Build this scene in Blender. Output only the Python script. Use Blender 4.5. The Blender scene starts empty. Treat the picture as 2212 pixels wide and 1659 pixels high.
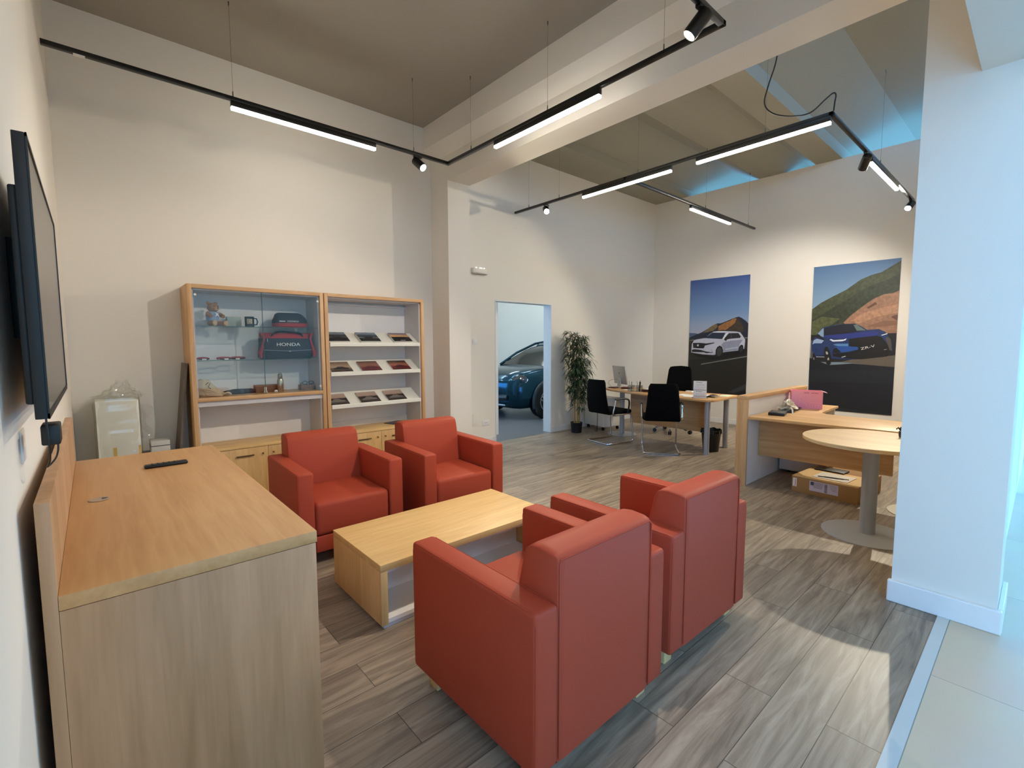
import bpy, bmesh, math, random
from mathutils import Vector, Matrix, Euler
random.seed(7)
PI = math.pi
SC = bpy.context.scene
COL = SC.collection
def R(d): return math.radians(d)

# ------------------------------------------------------------------ camera, world, exposure
cam_d = bpy.data.cameras.new('camera')
cam = bpy.data.objects.new('camera', cam_d); COL.objects.link(cam)
cam_d.sensor_fit = 'HORIZONTAL'; cam_d.sensor_width = 36.0
cam_d.lens = 1022.4 / 2212 * 36.0
cam_d.clip_start = 0.01
YAW, PITCH, ROLL = R(41.535), R(-4.744), R(-0.143)
_f = Vector((math.sin(YAW)*math.cos(PITCH), math.cos(YAW)*math.cos(PITCH), math.sin(PITCH)))
_r = Vector((math.cos(YAW), -math.sin(YAW), 0)); _u = _r.cross(_f)
_r2 = _r*math.cos(ROLL) + _u*math.sin(ROLL); _u2 = -_r*math.sin(ROLL) + _u*math.cos(ROLL)
cam.matrix_world = Matrix(((_r2.x, _u2.x, -_f.x, 0), (_r2.y, _u2.y, -_f.y, 0), (_r2.z, _u2.z, -_f.z, 1.48), (0, 0, 0, 1)))
SC.camera = cam
SC.view_settings.view_transform = 'Standard'
SC.view_settings.look = 'None'
SC.view_settings.gamma = 1.0
SC.view_settings.use_curve_mapping = False
SC.view_settings.exposure = 0.0
W = bpy.data.worlds.new('daylight'); SC.world = W; W.use_nodes = True
SKY = 8.4
_bg = W.node_tree.nodes['Background']
_bg.inputs[0].default_value = (0.18, 0.51, 1.0, 1); _bg.inputs[1].default_value = SKY
LED = 35.0          # radiance of the linear lamps
SPOT = 1.0           # scale of all spotlights
SC.cycles.max_bounces = 8
SC.cycles.diffuse_bounces = 5
SC.cycles.glossy_bounces = 4
SC.cycles.transmission_bounces = 8
SC.cycles.transparent_max_bounces = 12
SC.cycles.caustics_reflective = False
SC.cycles.caustics_refractive = False
SC.cycles.sample_clamp_indirect = 4.0
SC.cycles.use_denoising = True

def portal(name, x, y, z, sx, sy, rot):
    l = bpy.data.lights.new(name, 'AREA'); l.shape = 'RECTANGLE'; l.size = sx; l.size_y = sy
    l.energy = 1.0; l.cycles.is_portal = True
    o = bpy.data.objects.new(name, l); o.location = (x, y, z); o.rotation_euler = rot; COL.objects.link(o)
portal('daylight_front', 6.9, -2.95, 1.6, 4.0, 3.1, (R(90), 0, 0))
portal('daylight_left', -0.10, -1.8, 1.6, 3.1, 2.2, (0, R(-90), 0))
portal('daylight_side', 8.80, -1.5, 1.6, 3.1, 2.9, (0, R(90), 0))
portal('daylight_over_wall', 14.9, 3.0, 2.4, 4.4, 6.0, (0, R(90), 0))
portal('daylight_car_room', 2.45, 9.4, 1.7, 1.6, 2.8, (0, R(-90), 0))

# ------------------------------------------------------------------ materials
def lin(h):
    h = h.lstrip('#')
    def f(c): return c/12.92 if c <= 0.04045 else ((c+0.055)/1.055)**2.4
    return tuple(f(int(h[i:i+2], 16)/255) for i in (0, 2, 4)) + (1.0,)
MATS = {}
def nm(name):
    m = bpy.data.materials.new(name); m.use_nodes = True
    nt = m.node_tree; b = nt.nodes['Principled BSDF']
    return m, nt, b
def N(nt, t, **kw):
    n = nt.nodes.new(t)
    for k, v in kw.items():
        if k.startswith('i_'): n.inputs[int(k[2:])].default_value = v
        else: setattr(n, k, v)
    return n
def L(nt, a, ao, b, bi): nt.links.new(a.outputs[ao], b.inputs[bi])
def paint(name, col, rough=0.5, metal=0.0, var=0.04, scale=8.0, bump=0.0, bscale=200.0, coat=0.0, spec=None):
    """plain surface with a little procedural tone variation and grain"""
    if name in MATS: return MATS[name]
    m, nt, b = nm(name)
    c = lin(col) if isinstance(col, str) else tuple(col)+(1.0,)
    tc = N(nt, 'ShaderNodeTexCoord'); no = N(nt, 'ShaderNodeTexNoise'); no.inputs['Scale'].default_value = scale
    no.inputs['Detail'].default_value = 3
    L(nt, tc, 'Object', no, 'Vector')
    mx = N(nt, 'ShaderNodeMix', data_type='RGBA'); L(nt, no, 'Fac', mx, 0)
    mx.inputs[6].default_value = tuple(max(0, x*(1-var)) for x in c[:3])+(1,)
    mx.inputs[7].default_value = tuple(min(1, x*(1+var)) for x in c[:3])+(1,)
    L(nt, mx, 2, b, 'Base Color')
    b.inputs['Roughness'].default_value = rough; b.inputs['Metallic'].default_value = metal
    if coat: b.inputs['Coat Weight'].default_value = coat; b.inputs['Coat Roughness'].default_value = 0.03
    if spec is not None: b.inputs['Specular IOR Level'].default_value = spec
    if bump:
        n2 = N(nt, 'ShaderNodeTexNoise'); n2.inputs['Scale'].default_value = bscale; L(nt, tc, 'Object', n2, 'Vector')
        bp = N(nt, 'ShaderNodeBump'); bp.inputs['Strength'].default_value = bump; bp.inputs['Distance'].default_value = 0.002
        L(nt, n2, 'Fac', bp, 'Height'); L(nt, bp, 'Normal', b, 'Normal')
    MATS[name] = m; return m
def wood(name, c0, c1, axis='x', rough=0.45, scale=1.0, knots=True):
    """oak laminate: long streaks along one axis"""
    if name in MATS: return MATS[name]
    m, nt, b = nm(name)
    tc = N(nt, 'ShaderNodeTexCoord'); mp = N(nt, 'ShaderNodeMapping')
    s = {'x': (1.6, 22, 22), 'y': (22, 1.6, 22), 'z': (22, 22, 1.6)}[axis]
    mp.inputs['Scale'].default_value = tuple(v*scale for v in s)
    L(nt, tc, 'Object', mp, 'Vector')
    big = N(nt, 'ShaderNodeTexNoise'); big.inputs['Scale'].default_value = 0.35; big.inputs['Detail'].default_value = 4
    big.inputs['Distortion'].default_value = 1.2; L(nt, mp, 'Vector', big, 'Vector')
    fine = N(nt, 'ShaderNodeTexNoise'); fine.inputs['Scale'].default_value = 3.0; fine.inputs['Detail'].default_value = 6
    fine.inputs['Distortion'].default_value = 0.6; L(nt, mp, 'Vector', fine, 'Vector')
    ad = N(nt, 'ShaderNodeMath', operation='ADD'); L(nt, big, 'Fac', ad, 0)
    ml = N(nt, 'ShaderNodeMath', operation='MULTIPLY'); ml.inputs[1].default_value = 0.55; L(nt, fine, 'Fac', ml, 0); L(nt, ml, 0, ad, 1)
    cr = N(nt, 'ShaderNodeValToRGB'); cr.color_ramp.elements[0].position = 0.55; cr.color_ramp.elements[1].position = 1.0
    cr.color_ramp.elements[0].color = lin(c0); cr.color_ramp.elements[1].color = lin(c1)
    L(nt, ad, 0, cr, 'Fac'); L(nt, cr, 'Color', b, 'Base Color')
    b.inputs['Roughness'].default_value = rough
    bp = N(nt, 'ShaderNodeBump'); bp.inputs['Strength'].default_value = 0.08; bp.inputs['Distance'].default_value = 0.001
    L(nt, fine, 'Fac', bp, 'Height'); L(nt, bp, 'Normal', b, 'Normal')
    MATS[name] = m; return m
def emit(name, col, strength):
    if name in MATS: return MATS[name]
    m, nt, b = nm(name)
    b.inputs['Base Color'].default_value = (0.8, 0.8, 0.8, 1)
    b.inputs['Emission Color'].default_value = tuple(col)+(1,) if not isinstance(col, str) else lin(col)
    b.inputs['Emission Strength'].default_value = strength
    MATS[name] = m; return m
def glass(name, tint=(0.93, 0.98, 0.97), rough=0.0, alpha=0.12, ior=1.45):
    """thin pane: clear transmission with a mirror-like sheen by angle"""
    if name in MATS: return MATS[name]
    m = bpy.data.materials.new(name); m.use_nodes = True; nt = m.node_tree; nt.nodes.clear()
    out = N(nt, 'ShaderNodeOutputMaterial'); tr = N(nt, 'ShaderNodeBsdfTransparent'); tr.inputs[0].default_value = tuple(tint)+(1,)
    gl = N(nt, 'ShaderNodeBsdfGlossy'); gl.inputs['Roughness'].default_value = rough
    lw = N(nt, 'ShaderNodeLayerWeight'); lw.inputs['Blend'].default_value = 0.5
    pw = N(nt, 'ShaderNodeMath', operation='POWER'); pw.inputs[1].default_value = 4.0; L(nt, lw, 'Facing', pw, 0)
    ad = N(nt, 'ShaderNodeMath', operation='MULTIPLY_ADD'); ad.inputs[1].default_value = 0.8; ad.inputs[2].default_value = 0.02+alpha*0.2; L(nt, pw, 0, ad, 0)
    mx = N(nt, 'ShaderNodeMixShader'); L(nt, ad, 0, mx, 0); L(nt, tr, 0, mx, 1); L(nt, gl, 0, mx, 2); L(nt, mx, 0, out, 0)
    MATS[name] = m; return m

def plank_floor():
    m, nt, b = nm('vinyl_planks')
    tc = N(nt, 'ShaderNodeTexCoord'); mp = N(nt, 'ShaderNodeMapping'); mp.inputs['Location'].default_value = (0.38, -0.485+0.195*4, 0)
    L(nt, tc, 'Object', mp, 'Vector')
    br = N(nt, 'ShaderNodeTexBrick'); br.offset = 0.37; br.offset_frequency = 2; br.squash = 1.0
    br.inputs['Scale'].default_value = 1.0; br.inputs['Brick Width'].default_value = 1.22; br.inputs['Row Height'].default_value = 0.195
    br.inputs['Mortar Size'].default_value = 0.0016; br.inputs['Mortar Smooth'].default_value = 0.1; br.inputs['Bias'].default_value = 0.0
    br.inputs['Color1'].default_value = (0, 0, 0, 1); br.inputs['Color2'].default_value = (1, 1, 1, 1); br.inputs['Mortar'].default_value = (0.5, 0.5, 0.5, 1)
    L(nt, mp, 'Vector', br, 'Vector')
    # grain shifts with every plank so that it breaks at the seams
    m2 = N(nt, 'ShaderNodeMapping'); m2.inputs['Scale'].default_value = (1.3, 15, 1)
    cx = N(nt, 'ShaderNodeVectorMath', operation='MULTIPLY_ADD')
    cmb = N(nt, 'ShaderNodeCombineXYZ'); sep = N(nt, 'ShaderNodeSeparateColor'); L(nt, br, 'Color', sep, 0)
    L(nt, sep, 0, cmb, 0); L(nt, sep, 0, cmb, 1); L(nt, sep, 0, cmb, 2)
    L(nt, cmb, 0, cx, 0); cx.inputs[1].default_value = (7.3, 3.1, 5.7); L(nt, tc, 'Object', cx, 2); L(nt, cx, 0, m2, 'Vector')
    n1 = N(nt, 'ShaderNodeTexNoise'); n1.inputs['Scale'].default_value = 1.5; n1.inputs['Detail'].default_value = 7; n1.inputs['Roughness'].default_value = 0.62; n1.inputs['Distortion'].default_value = 0.9
    L(nt, m2, 'Vector', n1, 'Vector')
    cr = N(nt, 'ShaderNodeValToRGB'); e = cr.color_ramp.elements; e[0].position = 0.32; e[1].position = 0.70
    e[0].color = lin('6f6254'); e[1].color = lin('b0a18c'); x = cr.color_ramp.elements.new(0.5); x.color = lin('928370')
    L(nt, n1, 'Fac', cr, 'Fac')
    tone = N(nt, 'ShaderNodeMix', data_type='RGBA', blend_type='MULTIPLY'); tone.inputs[0].default_value = 0.5
    tr = N(nt, 'ShaderNodeValToRGB'); tr.color_ramp.elements[0].color = (0.62, 0.62, 0.64, 1); tr.color_ramp.elements[1].color = (1, 1, 1, 1)
    L(nt, br, 'Color', tr, 'Fac'); L(nt, cr, 'Color', tone, 6); L(nt, tr, 'Color', tone, 7)
    mo = N(nt, 'ShaderNodeMix', data_type='RGBA'); L(nt, br, 'Fac', mo, 0); L(nt, tone, 2, mo, 6); mo.inputs[7].default_value = lin('3b3631')
    L(nt, mo, 2, b, 'Base Color'); b.inputs['Roughness'].default_value = 0.42
    bp = N(nt, 'ShaderNodeBump'); bp.inputs['Strength'].default_value = 0.15; bp.inputs['Distance'].default_value = 0.001
    L(nt, n1, 'Fac', bp, 'Height'); L(nt, bp, 'Normal', b, 'Normal')
    return m
def tile_floor():
    m, nt, b = nm('porcelain_tiles')
    tc = N(nt, 'ShaderNodeTexCoord'); mp = N(nt, 'ShaderNodeMapping'); mp.inputs['Location'].default_value = (-2.735+1.2*4, 0.34, 0)
    L(nt, tc, 'Object', mp, 'Vector')
    br = N(nt, 'ShaderNodeTexBrick'); br.offset = 0.0
    br.inputs['Scale'].default_value = 1.0; br.inputs['Brick Width'].default_value = 1.2; br.inputs['Row Height'].default_value = 0.6
    br.inputs['Mortar Size'].default_value = 0.0018
    br.inputs['Color1'].default_value = lin('d9c6aa'); br.inputs['Color2'].default_value = lin('d2bfa3'); br.inputs['Mortar'].default_value = lin('9a8f82')
    L(nt, mp, 'Vector', br, 'Vector')
    n1 = N(nt, 'ShaderNodeTexNoise'); n1.inputs['Scale'].default_value = 3.0; n1.inputs['Detail'].default_value = 5; L(nt, tc, 'Object', n1, 'Vector')
    mx = N(nt, 'ShaderNodeMix', data_type='RGBA', blend_type='MULTIPLY'); mx.inputs[0].default_value = 0.18
    L(nt, br, 'Color', mx, 6); L(nt, n1, 'Color', mx, 7); L(nt, mx, 2, b, 'Base Color'); b.inputs['Roughness'].default_value = 0.3
    return m
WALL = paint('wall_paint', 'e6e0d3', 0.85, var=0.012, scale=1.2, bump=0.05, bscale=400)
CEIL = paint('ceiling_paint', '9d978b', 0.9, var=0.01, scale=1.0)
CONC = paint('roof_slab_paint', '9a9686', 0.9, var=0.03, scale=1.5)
TRIM = paint('white_skirting', 'e9e7e2', 0.45)
OAK_X = wood('oak_grain_x', 'b98c5c', 'd6ae7c', 'x'); OAK_Y = wood('oak_grain_y', 'b98c5c', 'd6ae7c', 'y'); OAK_Z = wood('oak_grain_z', 'b98c5c', 'd6ae7c', 'z')
OAKL_X = wood('pale_oak_x', 'd3ab6e', 'ecc888', 'x'); OAKL_Y = wood('pale_oak_y', 'c8a066', 'dfba80', 'y'); OAKL_Z = wood('pale_oak_z', 'c8a066', 'dfba80', 'z')
OAKG_X = wood('ash_oak_x', 'a27c56', 'bf9670', 'x'); OAKG_Z = wood('ash_oak_z', 'a27c56', 'bf9670', 'z', scale=0.8); OAKG_Y = wood('ash_oak_y', 'a27c56', 'bf9670', 'y')
LEATHER = paint('terracotta_leather', 'a6452f', 0.52, var=0.03, scale=5, spec=0.16, bump=0.12, bscale=900)
WHITE = paint('white_laminate', 'e8e6e0', 0.4)
LILAC = paint('pale_grey_laminate', 'cfcbc9', 0.5)
BLACK = paint('black_plastic', '0b0b0c', 0.4)
RAIL = paint('black_powder_coat', '0d0c0b', 0.35)
FABRIC = paint('black_mesh_fabric', '070708', 0.9, spec=0.1, bump=0.3, bscale=700)
CHROME = paint('chrome', 'd9d9da', 0.12, metal=1.0)
SILVER = paint('silver_paint', 'a4a8ad', 0.4, metal=0.35)
STEEL = paint('brushed_steel', 'b3a892', 0.28, metal=1.0)
PAPER = paint('paper_white', 'efeee9', 0.7)
NAVY = paint('navy_fabric', '1c2431', 0.8, bump=0.2, bscale=600)
REDF = paint('red_fabric', '9a1e2a', 0.75, bump=0.2, bscale=600)
CARD = paint('corrugated_cardboard', 'a37c4e', 0.8, var=0.06)

# ------------------------------------------------------------------ objects
def tag(o, label=None, cat=None, group=None, kind=None):
    if label: o['label'] = label
    if cat: o['category'] = cat
    if group: o['group'] = group
    if kind: o['kind'] = kind
    return o
def thing(name, label, cat, loc=(0, 0, 0), rz=0.0, group=None):
    o = bpy.data.objects.new(name, None); COL.objects.link(o); o.location = loc; o.rotation_euler = (0, 0, rz)
    o.empty_display_size = 0.1
    return tag(o, label, cat, group)
class MB:
    """collects shapes given in coordinates relative to origin o, builds ONE mesh object"""
    def __init__(s, o=(0, 0, 0)): s.bm = bmesh.new(); s.o = Vector(o); s.mi = 0
    def m(s, i): s.mi = i; return s
    def _new(s, before):
        fs = [f for f in s.bm.faces if f.index == -1 or f not in before]; return fs
    def _f(s, vs, flip=False):
        try: f = s.bm.faces.new(vs)
        except ValueError: return None
        f.material_index = s.mi; return f
    def v(s, p): return s.bm.verts.new(Vector(p) - s.o)
    def box(s, x0, x1, y0, y1, z0, z1, bev=0.0, seg=2, M=None):
        x0, x1 = min(x0, x1), max(x0, x1); y0, y1 = min(y0, y1), max(y0, y1); z0, z1 = min(z0, z1), max(z0, z1)
        P = [(x, y, z) for z in (z0, z1) for y in (y0, y1) for x in (x0, x1)]
        if M is not None: P = [M @ Vector(p) for p in P]
        vs = [s.v(p) for p in P]
        fs = [s._f([vs[i] for i in q]) for q in ((0, 2, 3, 1), (4, 5, 7, 6), (0, 1, 5, 4), (2, 6, 7, 3), (0, 4, 6, 2), (1, 3, 7, 5))]
        if bev > 0:
            es = list({e for f in fs for e in f.edges})
            r = bmesh.ops.bevel(s.bm, geom=es, offset=bev, segments=seg, affect='EDGES', profile=0.5, clamp_overlap=True)
            for f in r['faces']: f.material_index = s.mi
        return s
    def prism(s, pts, axis, d0, d1, bev=0.0, seg=2):
        """2-D outline pushed along an axis; pts in the other two axes in order"""
        def P(a, b, d): return {'x': (d, a, b), 'y': (a, d, b), 'z': (a, b, d)}[axis]
        a = [s.v(P(u, w, d0)) for u, w in pts]; b = [s.v(P(u, w, d1)) for u, w in pts]
        fs = [s._f(a), s._f(list(reversed(b)))]
        n = len(pts)
        for i in range(n): fs.append(s._f([a[i], b[i], b[(i+1) % n], a[(i+1) % n]]))
        fs = [f for f in fs if f]
        bmesh.ops.recalc_face_normals(s.bm, faces=fs)
        if bev > 0:
            es = list({e for f in fs for e in f.edges if e.calc_face_angle(0) > 0.5})
            r = bmesh.ops.bevel(s.bm, geom=es, offset=bev, segments=seg, affect='EDGES', profile=0.5, clamp_overlap=True)
            for f in r['faces']: f.material_index = s.mi
        return s
    def ring(s, c, t, r, n, up=None, rx=None):
        t = Vector(t).normalized(); a = Vector((0, 0, 1)) if abs(t.z) < 0.95 else Vector((1, 0, 0))
        if up is not None: a = Vector(up)
        u = t.cross(a).normalized(); w = u.cross(t)
        rx = r if rx is None else rx
        return [s.v(Vector(c) + u*math.cos(2*PI*k/n)*r + w*math.sin(2*PI*k/n)*rx) for k in range(n)]
    def _skin(s, rings, caps=True, closed=False):
        fs = []
        n = len(rings[0]); m = len(rings)
        for i in range(m if closed else m-1):
            a, b = rings[i], rings[(i+1) % m]
            for k in range(n): fs.append(s._f([a[k], a[(k+1) % n], b[(k+1) % n], b[k]]))
        if caps and not closed: fs.append(s._f(list(reversed(rings[0])))); fs.append(s._f(rings[-1]))
        fs = [f for f in fs if f]; bmesh.ops.recalc_face_normals(s.bm, faces=fs); return s
    def cyl(s, p0, p1, r0, r1=None, n=20):
        r1 = r0 if r1 is None else r1; d = Vector(p1) - Vector(p0)
        return s._skin([s.ring(p0, d, r0, n), s.ring(p1, d, r1, n)])
    def tube(s, pts, r, n=10, closed=False):
        pts = [Vector(p) for p in pts]; rings = []; m = len(pts); up = None
        for i, p in enumerate(pts):
            if closed: d = (pts[(i+1) % m] - pts[i-1])
            else: d = (pts[min(i+1, m-1)] - pts[max(i-1, 0)])
            d.normalize()
            if up is None: up = Vector((0, 0, 1)) if abs(d.z) < 0.9 else Vector((1, 0, 0))
            u = d.cross(up); u.normalize(); up = u.cross(d)
            rr = r[i] if isinstance(r, (list, tuple)) else r
            rings.append([s.v(p + u*math.cos(2*PI*k/n)*rr + up*math.sin(2*PI*k/n)*rr) for k in range(n)])
        return s._skin(rings, True, closed)
    def lathe(s, prof, c, n=28, sx=1.0, sy=1.0, axis='z'):
        """prof: (radius, height) pairs"""
        rings = []
        for r, h in prof:
            rr = max(r, 1e-4)
            row = []
            for k in range(n):
                a = 2*PI*k/n; u, w = rr*math.cos(a)*sx, rr*math.sin(a)*sy
                p = {'z': (u, w, h), 'y': (u, h, w), 'x': (h, u, w)}[axis]
                row.append(s.v(Vector(c)+Vector(p)))
            rings.append(row)
        return s._skin(rings)
    def ball(s, c, r, sx=1, sy=1, sz=1, n=16, m=10):
        return s.lathe([(r*math.sin(PI*i/m), -r*math.cos(PI*i/m)*sz) for i in range(m+1)], c, n, sx, sy)
    def ngon(s, pts): s._f([s.v(p) for p in pts]); return s
    def sheet(s, fn, nu, nv):
        g = [[s.v(fn(i/nu, j/nv)) for j in range(nv+1)] for i in range(nu+1)]
        for i in range(nu):
            for j in range(nv): s._f([g[i][j], g[i+1][j], g[i+1][j+1], g[i][j+1]])
        return s
    def build(s, name, mats, parent=None, loc=None, rot=None, smooth=True, ang=35, **tg):
        me = bpy.data.meshes.new(name); s.bm.to_mesh(me); s.bm.free()
        for m in (mats if isinstance(mats, (list, tuple)) else [mats]): me.materials.append(m)
        if smooth:
            me.polygons.foreach_set('use_smooth', [True]*len(me.polygons)); me.set_sharp_from_angle(angle=R(ang))
        o = bpy.data.objects.new(name, me); COL.objects.link(o)
        if parent is not None: o.parent = parent
        o.location = loc if loc is not None else (s.o if parent is None else (0, 0, 0))
        if rot: o.rotation_euler = rot
        return tag(o, **tg)
def struct(name, mb, mats, **kw): return mb.build(name, mats, kind='structure', smooth=False, **kw)
def text_into(mb, body, size, M, ext=0.0008, bold=1.0, mi=0, xs=1.0):
    cu = bpy.data.curves.new('lettering', 'FONT'); cu.body = body; cu.size = size; cu.extrude = ext
    cu.offset = bold*0.0; cu.resolution_u = 3; cu.align_x = 'CENTER'; cu.align_y = 'CENTER'
    if bold > 1: cu.offset = size*0.018*(bold-1)
    t = bpy.data.objects.new('lettering', cu); COL.objects.link(t)
    me = bpy.data.meshes.new_from_object(t.evaluated_get(bpy.context.evaluated_depsgraph_get()))
    n0 = len(mb.bm.verts); mb.bm.verts.ensure_lookup_table()
    vm = [mb.bm.verts.new((M @ Vector((v.co.x*xs, v.co.y, v.co.z))) - mb.o) for v in me.vertices]
    for p in me.polygons:
        try: f = mb.bm.faces.new([vm[i] for i in p.vertices]); f.material_index = mi
        except ValueError: pass
    bpy.data.objects.remove(t); bpy.data.curves.remove(cu); bpy.data.meshes.remove(me)
def frame(x, y, z, right, up):
    """matrix whose local x = right, local y = up, local z = outward"""
    r = Vector(right).normalized(); u = Vector(up).normalized(); n = r.cross(u)
    return Matrix(((r.x, u.x, n.x, x), (r.y, u.y, n.y, y), (r.z, u.z, n.z, z), (0, 0, 0, 1)))
def copy_thing(o, loc, rz, label):
    """copy a thing with copies of its parts and sub-parts"""
    every = list(bpy.data.objects)
    def rec(a, par):
        c = a.copy(); COL.objects.link(c); c.parent = par
        for k in every:
            if k.parent == a: rec(k, c)
        return c
    c = rec(o, None); c.location = loc; c.rotation_euler = (0, 0, rz); c['label'] = label
    return c

# ------------------------------------------------------------------ the setting
X0, YB, YD, XP, XPil = -0.145, 5.38, 5.50, 8.825, 3.395     # left wall, shelf wall, door wall, poster wall, pillar face
struct('floor', MB().box(X0, XP, 0.31, YD, -0.05, 0.0), plank_floor())
struct('floor_tiles', MB().box(X0, 9.0, -3.0, 0.262, -0.05, 0.0), tile_floor())
tr = paint('pale_joint_strip', 'c3c9c6', 0.5)
struct('trim_1', MB().box(X0, XP, 0.262, 0.31, -0.05, 0.004), tr)
cr_floor = paint('grey_vinyl', '6a6c70', 0.35)
struct('floor_car_room', MB().box(2.4, 9.6, YD, 11.6, -0.05, 0.0), cr_floor)
struct('wall_left', MB().box(X0-0.15, X0, -0.7, YD+0.1, 0, 4.5), WALL)
struct('wall_back', MB().box(X0, 3.7, YB, YB+0.15, 0, 4.5), WALL)
DX0, DX1, DZ = 4.535, 5.75, 2.145
wb = MB()
wb.box(3.7, DX0, YD, YD+0.16, 0, 4.6); wb.box(DX1, XP+0.12, YD, YD+0.16, 0, 4.6); wb.box(DX0, DX1, YD, YD+0.16, DZ, 4.6)
struct('wall_door', wb, WALL)
struct('wall_poster', MB().box(XP, XP+0.12, 0.0, YD, 0, 4.33), WALL)
struct('wall_partition', MB().box(3.8, XP, 0.12, 0.24, 0, 4.5), WALL)
struct('wall_front', MB().box(X0-0.15, 9.15, -3.15, -3.0, 3.2, 4.5), WALL)
struct('wall_front_blocker', MB().box(X0-0.15, 4.9, -3.15, -3.0, 0, 3.2), WALL)  # unseen wall, added to keep front daylight off the sideboard and showcase glass
struct('wall_side', MB().box(9.0, 9.15, -3.0, 0.0, 3.2, 4.5), WALL)
# pier, beam, cornice, header, big pillar
struct('wall_pier', MB().box(3.375, 3.705, 4.99, YD, 0, 3.49), WALL)
struct('trim_2', MB().box(3.375, 3.705, 0.09, YD, 3.49, 4.55), WALL)
struct('trim_3', MB().prism([(3.28, 4.25), (3.28, 3.93), (3.376, 3.785), (3.376, 4.25)], 'y', 0.30, YB), WALL)
struct('wall_pillar', MB().box(XPil, 3.80, 0.09, 0.52, 0, 3.49), WALL)
struct('trim_4', MB().box(X0, XPil, -0.14, 0.299, 2.83, 4.5), WALL)
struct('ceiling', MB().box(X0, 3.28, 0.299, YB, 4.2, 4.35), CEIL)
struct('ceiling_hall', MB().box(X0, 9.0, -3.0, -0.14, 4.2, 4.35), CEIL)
# ribbed slab over the second room, running on over the poster wall
rc = MB()
prof = [(0.12, 4.95), (0.12, 4.78), (1.62, 4.78), (2.26, 4.49), (2.27, 4.33), (2.63, 4.33), (2.64, 4.45), (2.86, 4.50), (3.13, 4.33), (3.48, 4.33), (4.02, 4.64),
        (4.79, 4.45), (4.80, 4.33), (5.66, 4.33), (5.66, 4.95)]
rc.prism(prof, 'x', 3.705, 15.0)
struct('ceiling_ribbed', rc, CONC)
# skirtings
b = MB(); b.box(XPil-0.03, XPil+0.002, 0.07, 0.535, 0, 0.125, 0.006); b.box(XPil+0.003, 3.83, 0.068, 0.0895, 0, 0.125, 0.004)
struct('baseboard_pillar', b, TRIM)
b = MB(); b.box(3.705, DX0, YD-0.014, YD, 0, 0.09); b.box(DX1, XP, YD-0.014, YD, 0, 0.09); struct('baseboard_door_wall', b, TRIM)
struct('baseboard_poster_wall', MB().box(XP-0.014, XP, 0.24, YD-0.014, 0, 0.09), TRIM)
struct('baseboard_left', MB().box(X0, X0+0.012, -0.7, YB, 0, 0.09), TRIM)
struct('baseboard_back', MB().box(X0, 3.375, YB-0.012, YB, 0, 0.09), TRIM)
# doorway: lining and far leaf-less frame
b = MB(); b.box(DX1-0.012, DX1+0.0, YD-0.006, YD+0.17, 0, DZ); b.box(DX0, DX0+0.012, YD-0.006, YD+0.17, 0, DZ); b.box(DX0, DX1, YD-0.006, YD+0.17, DZ-0.012, DZ)
struct('door_1', b, paint('door_lining', 'dfe3e4', 0.5))
# car room shell
b = MB(); b.box(2.4, 9.6, 11.6, 11.7, 0, 4.3); b.box(9.5, 9.6, YD+0.16, 11.6, 0, 4.3); struct('wall_car_room', b, WALL)
struct('ceiling_car_room', MB().box(2.4, 9.6, YD+0.16, 11.7, 4.0, 4.1), WALL)
b = MB(); b.box(2.3, 2.4, YD+0.16, 8.0, 0, 4.3); b.box(2.3, 2.4, 10.8, 11.7, 0, 4.3); b.box(2.3, 2.4, 8.0, 10.8, 0, 0.9); b.box(2.3, 2.4, 8.0, 10.8, 2.5, 4.3); struct('wall_car_room_unseen', b, WALL)  # unseen wall, added to narrow the daylight opening and dim the room
struct('wall_car_room_stub', MB().box(4.72, 4.97, 5.95, 6.02, 0, 4.0), TRIM)
# front and side glazing frames of the hall (panes clear of the picture)
b = MB()
for x in (4.93, 6.9, 8.95): b.box(x-0.03, x+0.03, -3.1, -3.0, 0, 3.2)
b.box(4.9, 9.0, -3.1, -3.0, 3.14, 3.2)
b.box(X0-0.1, X0, -0.76, -0.7, 0, 3.2); b.box(X0-0.1, X0, -3.0, -0.7, 3.14, 3.2); struct('window_1', b, SILVER)
b = MB()
for y in (-2.97, -1.5, 0.03-0.06): b.box(9.0, 9.1, y-0.03, y+0.03, 0, 3.2)
b.box(9.0, 9.1, -3.0, 0.0, 3.14, 3.2); struct('window_2', b, SILVER)
b = MB(); b.box(6.70, 6.78, -0.10, 0.02, 0, 3.0); b.box(6.70, 6.78, -1.4, 0.02, 2.9, 3.0)
struct('window_3', b, paint('blue_grey_frame', '54708e', 0.4))
struct('ground_outside', MB().box(-12, 24, -14, -3.15, -0.12, -0.05).box(9.2, 24, -3.14, 14, -0.12, -0.05), paint('asphalt', 'a5a39d', 0.9))

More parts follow.
